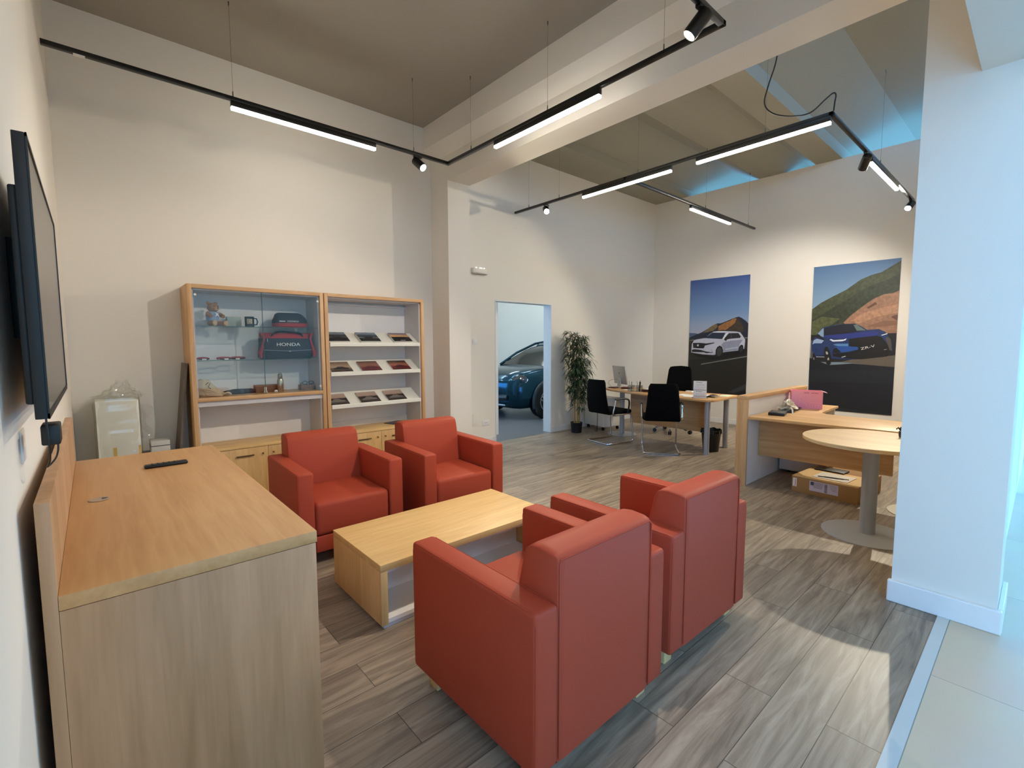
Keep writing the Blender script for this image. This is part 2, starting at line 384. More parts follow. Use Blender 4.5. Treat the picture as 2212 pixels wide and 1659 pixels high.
# ------------------------------------------------------------------ lamps
LEDM = emit('led_diffuser', (1.0, 0.93, 0.84), LED)
LENS = emit('spot_lens', (1.0, 0.90, 0.72), 60.0)
LENSW = emit('spot_lens_white', (1.0, 0.96, 0.88), 45.0)
ZR = 3.46            # rail centre height
def rail(name, label, segs, wires, ztop, feeds=()):
    t = thing(name, label, 'track', (segs[0][0], segs[0][1], ZR-0.016)); o = t.location
    for (xa, ya, xb, yb) in segs:
        m = MB(o); h = 0.018
        m.box(min(xa, xb)-h, max(xa, xb)+h, min(ya, yb)-h, max(ya, yb)+h, ZR-0.016, ZR+0.016, 0.003)
        m.build('rail_segment', RAIL, t)
    for (x, y, z2) in wires:
        m = MB(o); m.cyl((x, y, ZR+0.016), (x, y, ZR+0.06), 0.005, 0.004, 8); m.cyl((x, y, ZR+0.05), (x, y, z2), 0.0011, n=6); m.cyl((x, y, z2-0.03), (x, y, z2), 0.004, 0.006, 8)
        m.build('suspension_wire', paint('steel_wire', '6d6a63', 0.5, metal=0.6), t)
    for a in feeds:
        m = MB(o); x0, x1, y0, y1 = a; m.box(x0, x1, y0, y1, ZR-0.021, ZR-0.0165, 0.001); m.build('feed_cover', PAPER, t)
    return t
rail('light_track', 'black suspended light track in a squared U below the smooth lounge ceiling', [(-0.12, 4.48, 3.04, 4.48), (3.04, 4.48, 3.04, 1.46), (3.04, 1.46, 0.4, 1.46)],
     [(0.97, 4.48, 4.2), (2.615, 4.48, 4.2), (3.04, 4.06, 4.2), (3.04, 2.965, 4.2), (3.04, 1.86, 4.2), (0.6, 1.46, 4.2)], 4.2, [(0.02, 0.08, 4.462, 4.498)])
rail('light_track', 'black suspended light track hanging below the ribbed ceiling of the second room', [(4.90, 5.43, 4.90, 1.36), (4.90, 1.36, 8.62, 1.36), (4.90, 3.47, 8.64, 3.47)],
     [(4.90, 5.15, 4.33), (4.90, 3.30, 4.33), (4.90, 1.9, 4.48), (6.7, 1.36, 4.48), (6.9, 3.47, 4.33), (8.4, 3.47, 4.33), (4.9, 4.55, 4.45)], 4.33)
def lamp_bar(x0, y0, x1, y1, label):
    along_x = abs(x1-x0) > abs(y1-y0)
    t = thing('linear_lamp', label, 'lamp', ((x0+x1)/2, (y0+y1)/2, ZR-0.07), 0, 'linear lamps clipped to the tracks')
    w = 0.019; m = MB(t.location)
    a, bb, c, d = (min(x0, x1), max(x0, x1), y0-w, y1+w) if along_x else (x0-w, x1+w, min(y0, y1), max(y0, y1))
    m.box(a, bb, c, d, ZR-0.062, ZR-0.0165, 0.002); m.build('housing', RAIL, t)
    m = MB(t.location); q = 0.003
    m.box(a+q, bb-q, c+q, d-q, ZR-0.084, ZR-0.062); m.build('diffuser', LEDM, t, smooth=False)
    return t
lamp_bar(0.95, 4.48, 2.19, 4.48, 'lit linear lamp on the lounge track along the shelf wall')
lamp_bar(3.04, 3.67, 3.04, 2.40, 'lit linear lamp on the lounge track running beside the white beam')
lamp_bar(0.75, 1.46, 2.0, 1.46, 'added linear lamp out of view on the lounge track side above the sideboard end')  # unseen bar, added to brighten the near floor and the table tops
lamp_bar(4.90, 4.13, 4.90, 2.87, 'lit linear lamp in the middle of the long rail, beside the branch joint')
lamp_bar(4.90, 2.58, 4.90, 1.36, 'longest-looking lit linear lamp ending under the looped black cable')
lamp_bar(6.46, 3.47, 7.72, 3.47, 'lit linear lamp alone on the branch rail towards the white car poster')
lamp_bar(6.28, 1.36, 7.60, 1.36, 'lit linear lamp between the unlit black spotlight and the glaring one')
for (hx, hl) in ((0.5, 'added round fill lamp behind the camera, nearest the television wall'), (1.5, 'added round fill lamp behind the camera, further from the television wall')):  # unseen lamps, added to brighten the sideboard end, tiles and television wall
    t = thing('added_fill_lamp', hl, 'lamp', (hx, -1.5, 3.2), 0, 'added fill lamps behind the camera')
    MB(t.location).lathe([(0.001, 3.32), (0.22, 3.31), (0.26, 3.22), (0.25, 3.22), (0.21, 3.29), (0.001, 3.30)], (hx, -1.5, 0), 32).build('shade', WHITE, t)
    MB(t.location).lathe([(0.001, 3.225), (0.24, 3.225), (0.24, 3.235), (0.001, 3.235)], (hx, -1.5, 0), 32).build('diffuser', emit('fill_lamp_diffuser', (1.0, 0.74, 0.50), 18.0), t, smooth=False)
    MB(t.location).cyl((hx, -1.5, 3.31), (hx, -1.5, 4.2), 0.006, n=8).build('cord', BLACK, t)
def spot(x, y, aim, label, power, cone, lens=None, col=(1, 0.86, 0.68), size=0.03, blend=0.25, r=0.043, ln=0.155):
    t = thing('spotlight', label, 'spotlight', (x, y, ZR-0.02), 0, 'spotlights clipped to the tracks')
    o = t.location; p = Vector((x, y, ZR-0.085)); d = (Vector(aim)-p).normalized()
    m = MB(o); m.box(x-0.045, x+0.045, y-0.016, y+0.016, ZR-0.036, ZR-0.0165, 0.002); m.build('adapter', RAIL, t)
    m = MB(o); m.cyl((x, y, ZR-0.036), (x, y, ZR-0.075), 0.008, n=10); m.build('stem', RAIL, t)
    a = p - d*0.05; e = p + d*(ln-0.05)
    m = MB(o); u = d.orthogonal().normalized()
    rings = []
    for (q, rr) in ((0, r*0.86), (0.006, r), (ln-0.004, r), (ln, r*0.97), (ln, r*0.86), (ln-0.012, r*0.84)):
        rings.append(m.ring(a + d*q, d, rr, 24))
    m._skin(rings); hd = m.build('head', RAIL, t)
    m = MB(o); m.cyl(a+d*(ln-0.010), a+d*(ln-0.006), r*0.80, n=24); m.build('lens', lens or BLACK, t, smooth=False)
    if power:
        l = bpy.data.lights.new('spot_beam', 'SPOT'); l.energy = power*SPOT; l.spot_size = R(cone); l.spot_blend = blend; l.color = col; l.shadow_soft_size = size
        lo = bpy.data.objects.new('spot_beam', l); COL.objects.link(lo); lo.parent = t
        lo.location = (e + d*0.004) - o; lo.rotation_euler = d.to_track_quat('-Z', 'Y').to_euler()
    return t
spot(2.66, 4.48, (3.3, 2.0, 1.2), 'small lit spotlight next to the inner corner of the lounge track', 30, 70, LENSW, (1, 0.92, 0.8))
spot(2.78, 1.46, (1.3, 3.7, 0.0), 'large lit spotlight by the outer track corner, nearest above the armchairs', 200, 100, LENSW, (1, 0.88, 0.78), blend=0.35)
spot(4.90, 4.80, (1.9, 1.2, 0.6), 'glaring spotlight near the free end of the long rail before the door wall', 190, 90, LENS, (1, 0.88, 0.66))
spot(8.50, 1.36, (4.2, 2.2, 0.2), 'glaring spotlight at the rail end next to the big pillar', 430, 114, LENS, (1, 0.87, 0.66))
spot(6.10, 1.36, (8.8, 3.0, 1.1), 'black spotlight seen from behind, turned to the posters between cable corner and short lamp', 285, 80, LENSW, (1, 0.95, 0.9), blend=0.6)
# feed cable looping down from the roof to the rail corner
c = MB((4.6, 1.5, 3.5)); pts = [(4.45, 1.66, 4.48), (4.45, 1.645, 4.1), (4.45, 1.66, 3.86), (4.46, 1.72, 3.68), (4.5, 1.76, 3.56), (4.6, 1.72, 3.495), (4.75, 1.62, 3.485), (4.88, 1.52, 3.52), (4.91, 1.42, 3.60), (4.91, 1.36, 3.635), (4.905, 1.335, 3.61), (4.90, 1.34, 3.55), (4.90, 1.345, 3.479)]
def smooth_path(pts, n=6):
    P = [Vector(p) for p in pts]; out = []
    for i in range(len(P)-1):
        a, b_, c_, d = P[max(i-1, 0)], P[i], P[i+1], P[min(i+2, len(P)-1)]
        for k in range(n):
            t = k/n; out.append(0.5*((2*b_) + (c_-a)*t + (2*a-5*b_+4*c_-d)*t*t + (3*b_-a-3*c_+d)*t**3))
    out.append(P[-1]); return out
c.tube(smooth_path(pts), 0.006, 8)
c.build('power_cable', BLACK, label='black feed cable looping from the ribbed ceiling to the track corner', cat='cable')
# LED tubes of the car room
for i in range(3):
    for j in range(3):
        x, y = 4.2+i*1.9, 6.6+j*1.7
        t = thing('ceiling_tube', 'tube lamp on the car room ceiling over the car\'s %s, %s row from the doorway' % (('nose', 'doors', 'tail')[i], ('first', 'second', 'third')[j]), 'lamp', (x, y, 3.9), 0, 'tube lamps over the teal car')
        MB(t.location).box(x-0.6, x+0.6, y-0.03, y+0.03, 3.93, 4.0, 0.004).build('housing', WHITE, t)
        MB(t.location).box(x-0.58, x+0.58, y-0.022, y+0.022, 3.91, 3.93).build('diffuser', emit('tube_diffuser', (0.85, 0.96, 1.0), 85.0), t, smooth=False)

# ------------------------------------------------------------------ wall fittings
def plate(name, label, cat, x, z, w, h, y=YD, d=0.01, extra=None, mat=TRIM):
    t = thing(name, label, cat, (x, y, z)); MB(t.location).box(x-w/2, x+w/2, y-d, y, z-h/2, z+h/2, 0.002).build('cover_plate', mat, t)
    if extra: extra(t, x, y-d, z)
    return t
def sockets(t, x, y, z):
    for dx in (-0.022, 0.0, 0.022):
        MB(t.location).cyl((x+dx, y, z), (x+dx, y-0.001, z), 0.0045, n=10).build('socket_hole', BLACK, t)
plate('power_outlet', 'white power outlet low on the wall left of the doorway', 'outlet', 4.345, 0.32, 0.13, 0.085, extra=sockets)
plate('blanking_plate', 'blank white cover plate low on the wall beside the pier', 'cover plate', 4.16, 0.38, 0.12, 0.19, d=0.004, mat=WALL)
def rocker(t, x, y, z): MB(t.location).box(x-0.012, x+0.012, y-0.004, y, z-0.025, z+0.025, 0.002).build('rocker', TRIM, t)
plate('light_switch', 'white light switch at shoulder height between pier and doorway', 'switch', 4.15, 1.525, 0.075, 0.075, extra=rocker)
t = thing('emergency_light', 'slim white emergency lamp high on the wall beside the pier', 'lamp', (4.225, YD, 2.54))
MB(t.location).box(4.10, 4.35, YD-0.05, YD, 2.50, 2.575, 0.012, 3).build('body', WALL, t)
MB(t.location).box(4.10, 4.355, YD-0.055, YD, 2.488, 2.497).build('base_rim', paint('mid_grey_plastic', '9a948a', 0.5), t)  # rim in a darker grey than the body
for dx in (-0.07, 0.0, 0.02, 0.07):
    MB(t.location).ball((4.225+dx, YD-0.052, 2.575), 0.008, 2.0, 1, 0.7, 10, 6).build('reflection_dot', emit('reflection_glow', (1, 0.98, 0.92), 1.6), t)  # reflections on the lamp body, put in as small glowing beads

# ------------------------------------------------------------------ television
t = thing('television', 'black flat television mounted on the left wall above the sideboard', 'television', (-0.11, 1.9, 1.33))
ty0, ty1, tz0, tz1, tx = 1.40, 2.38, 1.325, 1.912, -0.077
m = MB(t.location); m.box(tx-0.020, tx, ty0, ty1, tz0, tz1, 0.002); m.build('bezel', paint('tv_blue_black', '070a0f', 0.45), t)
m = MB(t.location); m.prism([(ty0+0.03, tz0+0.03), (ty1-0.03, tz0+0.03), (ty1-0.03, tz1-0.10), (ty0+0.03, tz1-0.10)], 'x', tx-0.034, tx-0.019, 0.004); m.build('rear_housing', BLACK, t)
m = MB(t.location)
for q in ((ty0, ty0+0.008, tz0, tz1), (ty1-0.008, ty1, tz0, tz1), (ty0, ty1, tz0, tz0+0.012), (ty0, ty1, tz1-0.008, tz1)): m.box(tx, tx+0.003, q[0], q[1], q[2], q[3])
m.build('bezel_lip', paint('tv_blue_black', '070a0f', 0.45), t)
MB(t.location).box(tx, tx+0.0008, ty0+0.008, ty1-0.008, tz0+0.012, tz1-0.008).build('screen', paint('dark_glossy_screen', '141312', 0.16, spec=0.35), t)
MB(t.location).box(X0+0.001, tx-0.035, 1.72, 2.06, 1.5, 1.75, 0.003).build('wall_bracket', BLACK, t)
t = thing('power_adapter', 'small black adapter hanging on its cable under the television', 'adapter', (-0.088, 1.66, 1.25))
MB(t.location).box(-0.105, -0.070, 1.62, 1.70, 1.235, 1.285, 0.004).build('body', BLACK, t)
m = MB(t.location); m.tube(smooth_path([(-0.092, 1.60, 1.33), (-0.092, 1.605, 1.29), (-0.090, 1.60, 1.25), (-0.092, 1.62, 1.20), (-0.1, 1.66, 1.175), (-0.085, 1.70, 1.19), (-0.08, 1.715, 1.22), (-0.085, 1.70, 1.26)]), 0.0022, 8); m.build('cable', BLACK, t)
t = thing('power_outlet', 'white outlet on the left wall just below the television', 'outlet', (X0, 1.62, 1.21)); MB(t.location).box(X0, X0+0.004, 1.66, 1.74, 1.19, 1.27, 0.001).build('cover_plate', TRIM, t)

# ------------------------------------------------------------------ sideboard
SZ = 0.90
t = thing('sideboard', 'long ash-oak sideboard with raised back panel along the left wall', 'sideboard', (0.2, 2.35, 0)); o = t.location
sx0, sx1, sy0, sy1 = -0.091, 0.497, 1.487, 3.215
MB(o).box(sx0, sx1, sy0, sy1, SZ-0.036, SZ, 0.0012).build('top', wood('sideboard_top_oak', 'b98a58', 'd0a571', 'y', scale=0.7), t)
MB(o).box(sx0-0.027, sx0-0.0005, sy0, sy1, 0.0, 1.125, 0.001).build('back_panel', OAKG_Z, t)
for y in (sy0+0.0005, sy1-0.028): MB(o).box(sx0, sx1-0.004, y, y+0.027, 0.0, SZ-0.0375, 0.0008).build('end_panel', OAKG_Z, t)
MB(o).box(sx0, sx1-0.03, sy0+0.028, sy1-0.028, 0.0, SZ-0.038).build('carcass', OAKG_Y, t)
for k in range(3):
    ya = sy0+0.03+k*0.555; d = MB(o).box(sx1-0.028, sx1-0.006, ya, ya+0.55, 0.06, SZ-0.042, 0.001).build('door', OAKG_Z, t)
    MB(o).box(sx1-0.006, sx1+0.012, ya+0.22, ya+0.34, 0.79, 0.80, 0.002).build('handle', SILVER, d)
g = MB(o); g.lathe([(0.031, 0.0), (0.033, 0.0015), (0.030, 0.003), (0.026, 0.003)], (-0.012, 2.345, SZ), 28); gr = g.build('cable_grommet', paint('greige_plastic', 'a58f75', 0.4), t)
MB(o).prism([(0.0+0.019*math.cos(a)-0.003, 2.345+0.012*math.sin(a)) for a in [k*PI/8-PI/2 for k in range(9)]], 'z', SZ+0.0031, SZ+0.0036).build('slot', BLACK, gr)
t = thing('remote_control', 'black remote control lying on the sideboard', 'remote control', (0.24, 2.80, SZ), R(1.5))
MB().box(-0.086, 0.086, -0.022, 0.022, 0.0, 0.016, 0.007, 3).build('body', paint('remote_black', '0a0a0a', 0.45), t)
for i in range(5):
    for j in range(2): MB().cyl((-0.055+i*0.022, -0.008+j*0.016, 0.0155), (-0.055+i*0.022, -0.008+j*0.016, 0.0172), 0.0035, n=10).build('button', paint('dark_grey_rubber', '1e1e20', 0.6), t)

# ------------------------------------------------------------------ armchairs
def make_armchair(label):
    t = thing('armchair', label, 'armchair', (0, 0, 0), 0, 'terracotta leather armchairs around the coffee table')
    w, d = 0.375, 0.38
    for sx in (-1, 1):
        for sy in (-1, 1):
            cx, cy = sx*(w-0.075), sy*(d-0.085)
            MB().box(cx-0.03, cx+0.03, cy-0.03, cy+0.03, 0.0, 0.085, 0.0015).build('leg', OAKL_Z, t)
    for sx in (-1, 1):
        xa, xb = sx*w, sx*(w-0.108)
        a = MB().box(xa, xb, -d, d, 0.082, 0.64, 0.016, 4).build('armrest', LEATHER, t)
        s_ = MB(); xx = min(xa, xb)+0.006; x2 = max(xa, xb)-0.006
        for X in (xx, x2):
            s_.tube([(X, -d+0.006, 0.10), (X, -d+0.0045, 0.60), (X, -d+0.012, 0.632), (X, -d+0.03, 0.6365), (X, d-0.03, 0.6365), (X, d-0.012, 0.632), (X, d-0.0045, 0.60), (X, d-0.006, 0.10)], 0.0028, 6)
        s_.build('piping', LEATHER, a)
    iw = w-0.109
    # back cushion: upright behind, slanted in front, crowned top
    prof = [(-d+0.004, 0.082), (-d, 0.40), (-d, 0.776), (-d+0.010, 0.792), (-d+0.03, 0.800), (-d+0.09, 0.805), (-d+0.135, 0.799), (-d+0.158, 0.783), (-d+0.170, 0.752), (-d+0.205, 0.60), (-d+0.245, 0.43), (-d+0.245, 0.30), (-d+0.2, 0.082)]
    m = MB(); n = 14; rings = []
    for i, (f, xs) in enumerate([(-1, -iw-0.006), (-0.94, -iw-0.001), (-0.8, -iw+0.03), (-0.4, -iw*0.5), (0.4, iw*0.5), (0.8, iw-0.03), (0.94, iw+0.001), (1, iw+0.006)]):
        k = 0.008 if abs(f) == 1 else (0.002 if abs(f) == 0.94 else 0.0); bulge = 0.012 if abs(f) < 0.5 else 0.0
        cy, cz = -d+0.1, 0.45
        row = []
        for (y, z) in prof:
            yy = y + (k if y < cy else -k) + (bulge if y > cy and 0.35 < z < 0.76 else 0); zz = z + (k if z < cz else -k)
            row.append(m.v((xs, yy, zz)))
        rings.append(row)
    m._skin(rings); bk = m.build('backrest', LEATHER, t, ang=50)
    p = MB()
    p.tube([(-iw+0.0, -d-0.001, 0.10), (-iw+0.0, -d-0.0005, 0.770), (-iw+0.008, -d+0.003, 0.783), (iw-0.008, -d+0.003, 0.783), (iw, -d-0.0005, 0.770), (iw, -d-0.001, 0.10)], 0.0028, 6)
    p.build('piping', LEATHER, bk)
    # seat cushion, slightly domed
    m = MB(); y0, y1 = -d+0.20, d-0.004
    m.box(-iw+0.001, iw-0.001, y0, y1, 0.196, 0.425, 0.032, 5)
    for v in m.bm.verts:
        if v.co.z > 0.35:
            fx = 1-(v.co.x/iw)**2; fy = 1-((v.co.y-(y0+y1)/2)/((y1-y0)/2))**2; v.co.z += 0.016*max(0, fx)*max(0, fy)
    m.build('seat_cushion', LEATHER, t)
    MB().box(-iw+0.001, iw-0.001, -d+0.1, d-0.012, 0.084, 0.194, 0.008, 3).build('front_rail', LEATHER, t)
    return t
ac = make_armchair('terracotta armchair nearest the camera, seen from behind with its back to the tiled floor')
ac.location = (1.357, 1.381, 0); ac.rotation_euler.z = 0.0
copy_thing(ac, (2.240, 1.412, 0), R(-0.8), 'terracotta armchair seen from behind, on the round-table side of its twin')
copy_thing(ac, (1.328, 3.535, 0), R(178.6), 'terracotta armchair facing the camera in front of the glass showcase')
copy_thing(ac, (2.245, 3.45, 0), R(176.6), 'terracotta armchair facing the camera in front of the brochure rack')

# ------------------------------------------------------------------ coffee table
t = thing('coffee_table', 'low oak coffee table with open white compartment between the armchairs', 'coffee table', (1.665, 2.51, 0)); o = t.location
cx0, cx1, cy0, cy1, cz = 1.042, 2.285, 2.193, 2.829, 0.355
MB(o).box(cx0, cx1, cy0, cy1, cz-0.038, cz, 0.001).build('top', OAKL_X, t)
for x in (cx0, cx1-0.038): MB(o).box(x, x+0.038, cy0, cy1, 0.028, cz-0.0385, 0.001).build('side_panel', OAKL_Z, t)
MB(o).box(cx0+0.039, cx1-0.039, cy0+0.012, cy1-0.012, 0.028, 0.05).build('shelf', WHITE, t)
MB(o).box(cx0+0.039, cx1-0.039, cy0+0.3, cy0+0.318, 0.05, cz-0.0385).build('divider', WHITE, t)
MB(o).box(cx0+0.039, cx1-0.039, cy0+0.03, cy0+0.3, cz-0.062, cz-0.0385).build('inner_lining', WHITE, t)
MB(o).box(cx0+0.02, cx1-0.02, cy0+0.02, cy1-0.02, 0.0, 0.0275, 0.002).build('plinth', LILAC, t)

# ------------------------------------------------------------------ tall units on the shelf wall
YF, YK = 4.97, 5.375          # front and back of the units
def unit_shell(name, label, cat, x0, x1):
    t = thing(name, label, cat, ((x0+x1)/2, 5.17, 0)); o = t.location; th = 0.035; Zt = 2.017
    for x in (x0, x1-th): MB(o).box(x, x+th, YF, YK, 0, Zt, 0.001).build('side_panel', OAK_Z, t)
    MB(o).box(x0+th, x1-th, YF, YK, Zt-th, Zt, 0.001).build('top_panel', OAK_X, t)
    MB(o).box(x0+th, x1-th, YK-0.02, YK, 0.54, Zt-th).build('back_panel', WHITE, t)
    m = MB(o)
    for x in (x0+th, x1-th-0.014): m.box(x, x+0.014, YF+0.035, YK-0.02, 0.54, Zt-th)
    m.box(x0+th, x1-th, YF+0.035, YK-0.02, Zt-th-0.014, Zt-th); m.build('inner_lining', LILAC, t)
    # low cupboard
    MB(o).box(x0+th, x1-th, YF-0.02, YK-0.021, 0.515, 0.54, 0.001).build('cupboard_top', OAKL_X, t)
    MB(o).box(x0+th, x1-th, YF+0.005, YK-0.021, 0.0, 0.514).build('cupboard_body', OAKL_Z, t)
    xm = (x0+x1)/2
    for k, (a, b) in enumerate(((x0+th+0.003, xm-0.0015), (xm+0.0015, x1-th-0.003))):
        d = MB(o).box(a, b, YF-0.016, YF+0.004, 0.05, 0.511, 0.001).build('door', OAKL_Z, t)
        hx = (b-0.20) if k == 0 else (a+0.20)
        m = MB(o); m.box(hx-0.075, hx+0.075, YF-0.036, YF-0.030, 0.437, 0.449, 0.002)
        for q in (-0.065, 0.065): m.box(hx+q-0.005, hx+q+0.005, YF-0.031, YF-0.016, 0.439, 0.447)
        m.build('handle', paint('bronze_handle', '6d5636', 0.35, metal=0.6), d)
        lx = (b-0.045) if k == 0 else (a+0.045)
        m = MB(o); m.cyl((lx, YF-0.016, 0.447), (lx, YF-0.021, 0.447), 0.008, n=14); m.box(lx-0.002, lx+0.002, YF-0.045, YF-0.02, 0.438, 0.456, 0.001)
        m.build('lock_key', paint('brass_lock', 'b9924c', 0.3, metal=0.8), d)
    return t
S0, S1 = 0.645, 1.812
sc_ = unit_shell('display_cabinet', 'oak showcase with glass doors and glass shelves on the shelf wall', 'cabinet', S0, S1); o = sc_.location
MB(o).box(S0+0.035, S1-0.035, YF, YK-0.02, 0.976, 1.011, 0.001).build('wooden_shelf', OAK_X, sc_)
MB(o).box(S0+0.035, S1-0.035, YF+0.02, YK-0.02, 0.93, 0.9755).build('shelf_underside', LILAC, sc_)
PANE = glass('showcase_glass', (0.965, 0.985, 0.99), 0.0, 0.12); PANE2 = glass('shelf_glass', (0.92, 0.975, 0.965), 0.0, 0.1)
EDGE = paint('glass_edge_green', '3d5d57', 0.15)
for z in (1.345, 1.657):
    g = MB(o).box(S0+0.052, S1-0.052, YF+0.04, YK-0.03, z-0.006, z).build('glass_shelf', PANE2, sc_, smooth=False)
    MB(o).box(S0+0.052, S1-0.052, YF+0.0385, YF+0.0398, z-0.0055, z-0.0005).build('shelf_edge', EDGE, g, smooth=False)
xm = 1.236
for k, (a, b) in enumerate(((S0+0.037, xm-0.001), (xm+0.001, S1-0.037))):
    g = MB(o).box(a, b, YF+0.008, YF+0.013, 1.014, 1.98).build('glass_door', PANE, sc_, smooth=False)
    e = a+0.022 if k == 0 else b-0.022
    for z in ((1.925,) if k == 0 else (1.925, 1.06)):
        m = MB(o); m.cyl((e, YF+0.0078, z), (e, YF-0.006, z), 0.012, 0.011, 18); m.build('round_hinge', paint('satin_white_metal', 'dcd9d2', 0.3), g)
    MB(o).box((b-0.0015 if k == 0 else a-0.0005), (b+0.0005 if k == 0 else a+0.0015), YF+0.0075, YF+0.0135, 1.014, 1.98).build('pane_edge', EDGE, g, smooth=False)
S2, S3 = 1.822, 2.995
rk = unit_shell('brochure_rack', 'oak rack with three slanted white shelves of brochures', 'shelf', S2, S3); o = rk.location
RK = []
RACKW = paint('white_metal_shelf', 'e9e5d6', 0.35)
for z in (1.497, 1.183, 0.832):
    ya, yb, rise = YF+0.03, YF+0.255, 0.125
    m = MB(o); m.prism([(ya, z), (yb, z+rise), (yb, z+rise-0.006), (ya, z-0.006)], 'x', S2+0.05, S3-0.05)
    m.prism([(ya-0.02, z-0.03), (ya-0.02, z+0.004), (ya-0.012, z+0.012), (ya, z+0.012), (ya, z-0.03)], 'x', S2+0.05, S3-0.05, 0.002)
    m.build('slanted_shelf', RACKW, rk, smooth=False); RK.append((ya, yb, z, rise))
MB(o).box(S2+0.05, S3-0.05, YK-0.06, YK-0.021, 1.925, 1.945).build('upper_rail', WHITE, rk)
MB(o).box(S2+0.036, S3-0.036, YK-0.035, YK-0.021, 0.541, 0.60).build('lower_rail', WHITE, rk)

# brochures: pile with a printed cover
def cover_mat(name, stops, noise=0.25, scale=9):
    """printed cover: bands of colour down the page, broken up by noise"""
    m, nt, b = nm(name); tc = N(nt, 'ShaderNodeTexCoord'); sp = N(nt, 'ShaderNodeSeparateXYZ'); L(nt, tc, 'Generated', sp, 0)
    no = N(nt, 'ShaderNodeTexNoise'); no.inputs['Scale'].default_value = scale; no.inputs['Detail'].default_value = 3
    mp = N(nt, 'ShaderNodeMapping'); mp.inputs['Scale'].default_value = (0.5, 1.6, 1); L(nt, tc, 'Generated', mp, 0); L(nt, mp, 0, no, 'Vector')
    s1 = N(nt, 'ShaderNodeMath', operation='MULTIPLY_ADD'); L(nt, no, 0, s1, 0); s1.inputs[1].default_value = noise; L(nt, sp, 1, s1, 2)
    s2 = N(nt, 'ShaderNodeMath', operation='SUBTRACT'); L(nt, s1, 0, s2, 0); s2.inputs[1].default_value = noise*0.5
    cr = N(nt, 'ShaderNodeValToRGB'); els = cr.color_ramp.elements
    while len(els) > 1: els.remove(els[0])
    els[0].position = stops[0][0]; els[0].color = lin(stops[0][1])
    for p, c in stops[1:]: e = els.new(p); e.color = lin(c)
    L(nt, s2, 0, cr, 'Fac'); L(nt, cr, 'Color', b, 'Base Color'); b.inputs['Roughness'].default_value = 0.25
    return m
CV = [cover_mat('cover_grey_hills', [(0, '0d0d0e'), (0.35, '1b1d1f'), (0.45, '55585a'), (0.5, '191b1d'), (0.7, '3a3e44'), (0.85, '7d8796'), (1, '4e535c')]),
      cover_mat('cover_curved_road', [(0, '101112'), (0.3, '232527'), (0.42, '6c7072'), (0.5, '16181a'), (0.72, '4b5560'), (0.9, '8896a5'), (1, '262a2e')]),
      cover_mat('cover_sunset', [(0, '0b0b0c'), (0.45, '17120f'), (0.5, '3b2a20'), (0.58, 'd8a56c'), (0.78, 'a98676'), (1, '4d5a7c')], 0.1),
      cover_mat('cover_tan_desert', [(0, '14100e'), (0.3, '5a4636'), (0.45, 'a08a6c'), (0.7, '8a725a'), (1, '63422f')]),
      cover_mat('cover_red_tan', [(0, '4b1a20'), (0.3, '6a2428'), (0.5, '8a5a44'), (0.75, '7a4a3a'), (1, '3c2620')]),
      cover_mat('cover_red_dusk', [(0, '3c1418'), (0.3, '742a2a'), (0.55, 'a2604a'), (0.8, '5c3a2c'), (1, '2c2622')]),
      cover_mat('cover_pink_sky', [(0, '221c1a'), (0.25, '4f4842'), (0.42, '2b211d'), (0.55, '3c2d26'), (0.62, 'a58a7a'), (1, 'b09a8a')], 0.12)]
MARK = paint('cover_white_mark', 'e2e0da', 0.4)
def brochure(row, xc, mi, label, thick=0.018, w=0.235, h=0.20, mark=True):
    ya, yb, z, rise = RK[row]; sl = math.atan2(rise, yb-ya)
    t = thing('brochure_stack', label, 'brochures', (xc, ya+0.001, z+0.0015), 0, 'brochure stacks on the slanted rack'); t.rotation_euler = (sl, 0, 0)
    MB().box(-w/2, w/2, 0.001, h, 0.0005, thick, 0.0006).build('pages', paint('page_edges', 'cdc8bd', 0.7), t)
    c = MB().box(-w/2, w/2, 0.001, h, thick+0.0002, thick+0.0016).build('cover', CV[mi], t, smooth=False)
    m = MB(); q = thick+0.0022
    if mark:
        for a in range(3): m.box(-0.03+a*0.022, -0.014+a*0.022, 0.018, 0.026, thick+0.0014, q)
    # dark car shape printed on the cover
    m2 = MB(); m2.prism([(-0.085, 0.045), (-0.08, 0.068), (-0.05, 0.078), (-0.025, 0.102), (0.03, 0.104), (0.055, 0.08), (0.085, 0.072), (0.088, 0.046)], 'z', thick+0.0012, thick+0.002)
    col = {0: '0c0d0f', 1: '15181b', 2: '0a0a0b', 3: '1c1512', 4: '5a1c22', 5: '4a161a', 6: '6f6862'}[mi]
    m2.build('printed_car', paint('print_'+col, col, 0.3), c, smooth=False)
    if mark: m.build('printed_title', MARK, c, smooth=False)
    return t
for (r, x, mi, lb) in [(0, 1.975, 0, 'dark grey brochure stack half hidden by the stile, on the topmost rack shelf'), (0, 2.335, 1, 'dark brochure stack with curving grey hills, middle of the topmost rack shelf'),
        (0, 2.735, 2, 'brochure stack with orange sunset over black, on the topmost rack shelf'), (1, 2.005, 3, 'tan desert brochure stack on the middle rack shelf beside the stile'),
        (1, 2.345, 4, 'red and tan brochure stack in the centre of the middle rack shelf'), (1, 2.715, 5, 'red dusk brochure stack at the open end of the middle rack shelf'),
        (2, 1.955, 6, 'pinkish sky brochure stack cut by the stile on the lowest rack shelf'), (2, 2.32, 6, 'pinkish sky brochure stack in the centre of the lowest rack shelf'), (2, 2.65, 6, 'pinkish sky brochure stack at the open end of the lowest rack shelf')]:
    brochure(r, x, mi, lb, mark=(r == 0 and mi == 2), thick=0.028 if r == 0 else 0.014)
